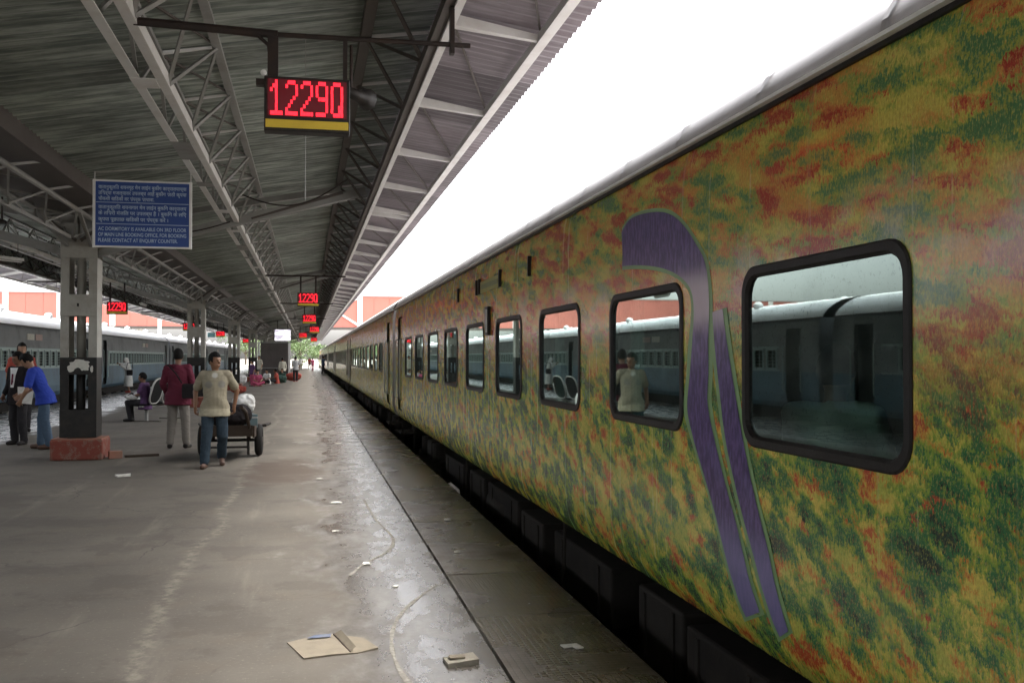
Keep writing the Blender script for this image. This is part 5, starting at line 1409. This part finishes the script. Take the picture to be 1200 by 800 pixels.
MB().add([(.02, .21, .012), (.10, -.15, .012), (.13, -.14, .035), (.06, .19, .04)], [(0,1,2,3)]).build('raised_flap', M_card, cbd)
cb2 = flat_piece('crushed_carton', 'small crushed grey brown carton near the groove', (.79, 5.12, 0), .05, [(-.08,-.07),(.085,-.06),(.08,.07),(-.03,.08),(-.085,.06)], .014, worn('carton_grey', (.26, .235, .185), (.14, .12, .09), .85, 22), 'carton', .03)
MB().box(-.06, .02, -.02, .035, .028, .036).build('flap', M_card, cb2)
pw = flat_piece('torn_paper', 'torn white paper scrap on the wet tiles beside the train', (1.43, 5.28, 0.002), .2, [(-.05,-.02),(.0,-.018),(.005,-.06),(.05,-.06),(.05,.03),(-.05,.03)], .003, M_paper, 'paper', .01)
flat_piece('paper_scrap', 'crumpled white paper on the platform in front of the red plinth', (-2.43, 14.05, 0), .4, [(-.09,-.06),(.07,-.08),(.1,.04),(.0,.08),(-.1,.05)], .01, M_paper, 'paper', .05)
for i, (x, y, s) in enumerate([(.25, 9.2, .035), (.32, 11.0, .09), (.45, 7.7, .05), (1.35, 9.6, .05), (.60, 6.9, .03), (-.2, 4.9, .02), (1.2, 8.0, .03), (.15, 13.2, .06), (.55, 18.5, .09), (.8, 21, .05)]):
    rnd = random.Random(i); pg = [(s*rnd.uniform(.6, 1.1)*math.cos(a), s*rnd.uniform(.5, 1)*math.sin(a)) for a in [0, .9, 1.8, 2.7, 3.6, 4.5, 5.4]]
    flat_piece('litter_scrap', 'tiny pale litter scrap lying by the wet groove', (x, y, 0.004), i, pg, .004, M_paper, 'litter', .01)['group'] = 'tiny litter scraps by the groove'
slp = tag(MB().box(-.1, .1, -.07, .07, 0, .12).build('brick', M_plintht, None, False, .01), 'loose red brick lying against the red plinth', 'brick'); slp.location = (-2.99, 16.55, 0); slp.rotation_euler = (0, 0, .3)
pk = tag(MB().box(-.26, .26, -.05, .05, 0, .04).build('wood_offcut', M_wood, None, False, .005), 'dark wood offcut on the platform beside the red plinth', 'wood'); pk.location = (-2.62, 16.75, 0); pk.rotation_euler = (0, 0, .35)
sack('red_bag', 'small red bag on the platform behind the man in beige', (-3.05, 45.5, 0), [.34, .26, .17], M_redcl, 'bag', 3)
sack('luggage_bundle', 'dark green luggage bundle beside the seated group', (-1.75, 63.0, 0), [.45, .4, .25], M_greencl, 'luggage', 4)
sack('luggage_bundle', 'dull red luggage bundle in front of the kiosk', (-1.0, 69.0, 0), [.55, .4, .28], M_redcl, 'luggage', 6)
sack('luggage_bundle', 'white sheet bundle by the seated group', (-4.0, 59.5, 0), [.5, .35, .3], M_whitecl, 'luggage', 7)
# dried chalky line curving to the groove
chalk = worn('chalk_mark', (0.25, 0.235, 0.20), (0.11, 0.095, 0.078), .8, 26.0, 0, .95, 0, .5, True, (.44, .56))
def mark(pts, wd, nm):
    L, Rr = [], []
    for i, (x, y) in enumerate(pts):
        a = Vector(pts[max(0, i-1)]); c = Vector(pts[min(len(pts)-1, i+1)]); t = (c - a).normalized(); nrm = Vector((-t.y, t.x))
        q = wd * (0.7 + .6 * mnoise.noise((x*5, y*5, 1.0))) ; p = Vector((x, y)); L.append(p + nrm*q); Rr.append(p - nrm*q)
    mb = MB(); vs = []; fs = []
    for a, c in zip(L, Rr): vs += [(a.x, a.y, .0035), (c.x, c.y, .0035)]
    for i in range(len(pts) - 1): fs.append((2*i, 2*i+1, 2*i+3, 2*i+2))
    o = mb.add(vs, fs).build(nm, chalk, platform); return o
def smooth_pts(P, n=8):
    out = []
    for i in range(len(P) - 1):
        p0, p1, p2, p3 = P[max(0, i-1)], P[i], P[i+1], P[min(len(P)-1, i+2)]
        for k in range(n):
            t = k / n
            out.append(tuple(.5*((2*p1[j]) + (-p0[j]+p2[j])*t + (2*p0[j]-5*p1[j]+4*p2[j]-p3[j])*t*t + (-p0[j]+3*p1[j]-3*p2[j]+p3[j])*t**3) for j in (0, 1)))
    return out + [P[-1]]
mark(smooth_pts([(.55, 4.6), (.47, 5.0), (.46, 5.5), (.53, 6.0), (.68, 6.45), (.90, 6.9)]), .018, 'dried_line')
mark(smooth_pts([(.30, 7.3), (.45, 7.75), (.66, 8.2), (.74, 8.8), (.66, 9.8), (.62, 11.2)]), .016, 'dried_line')
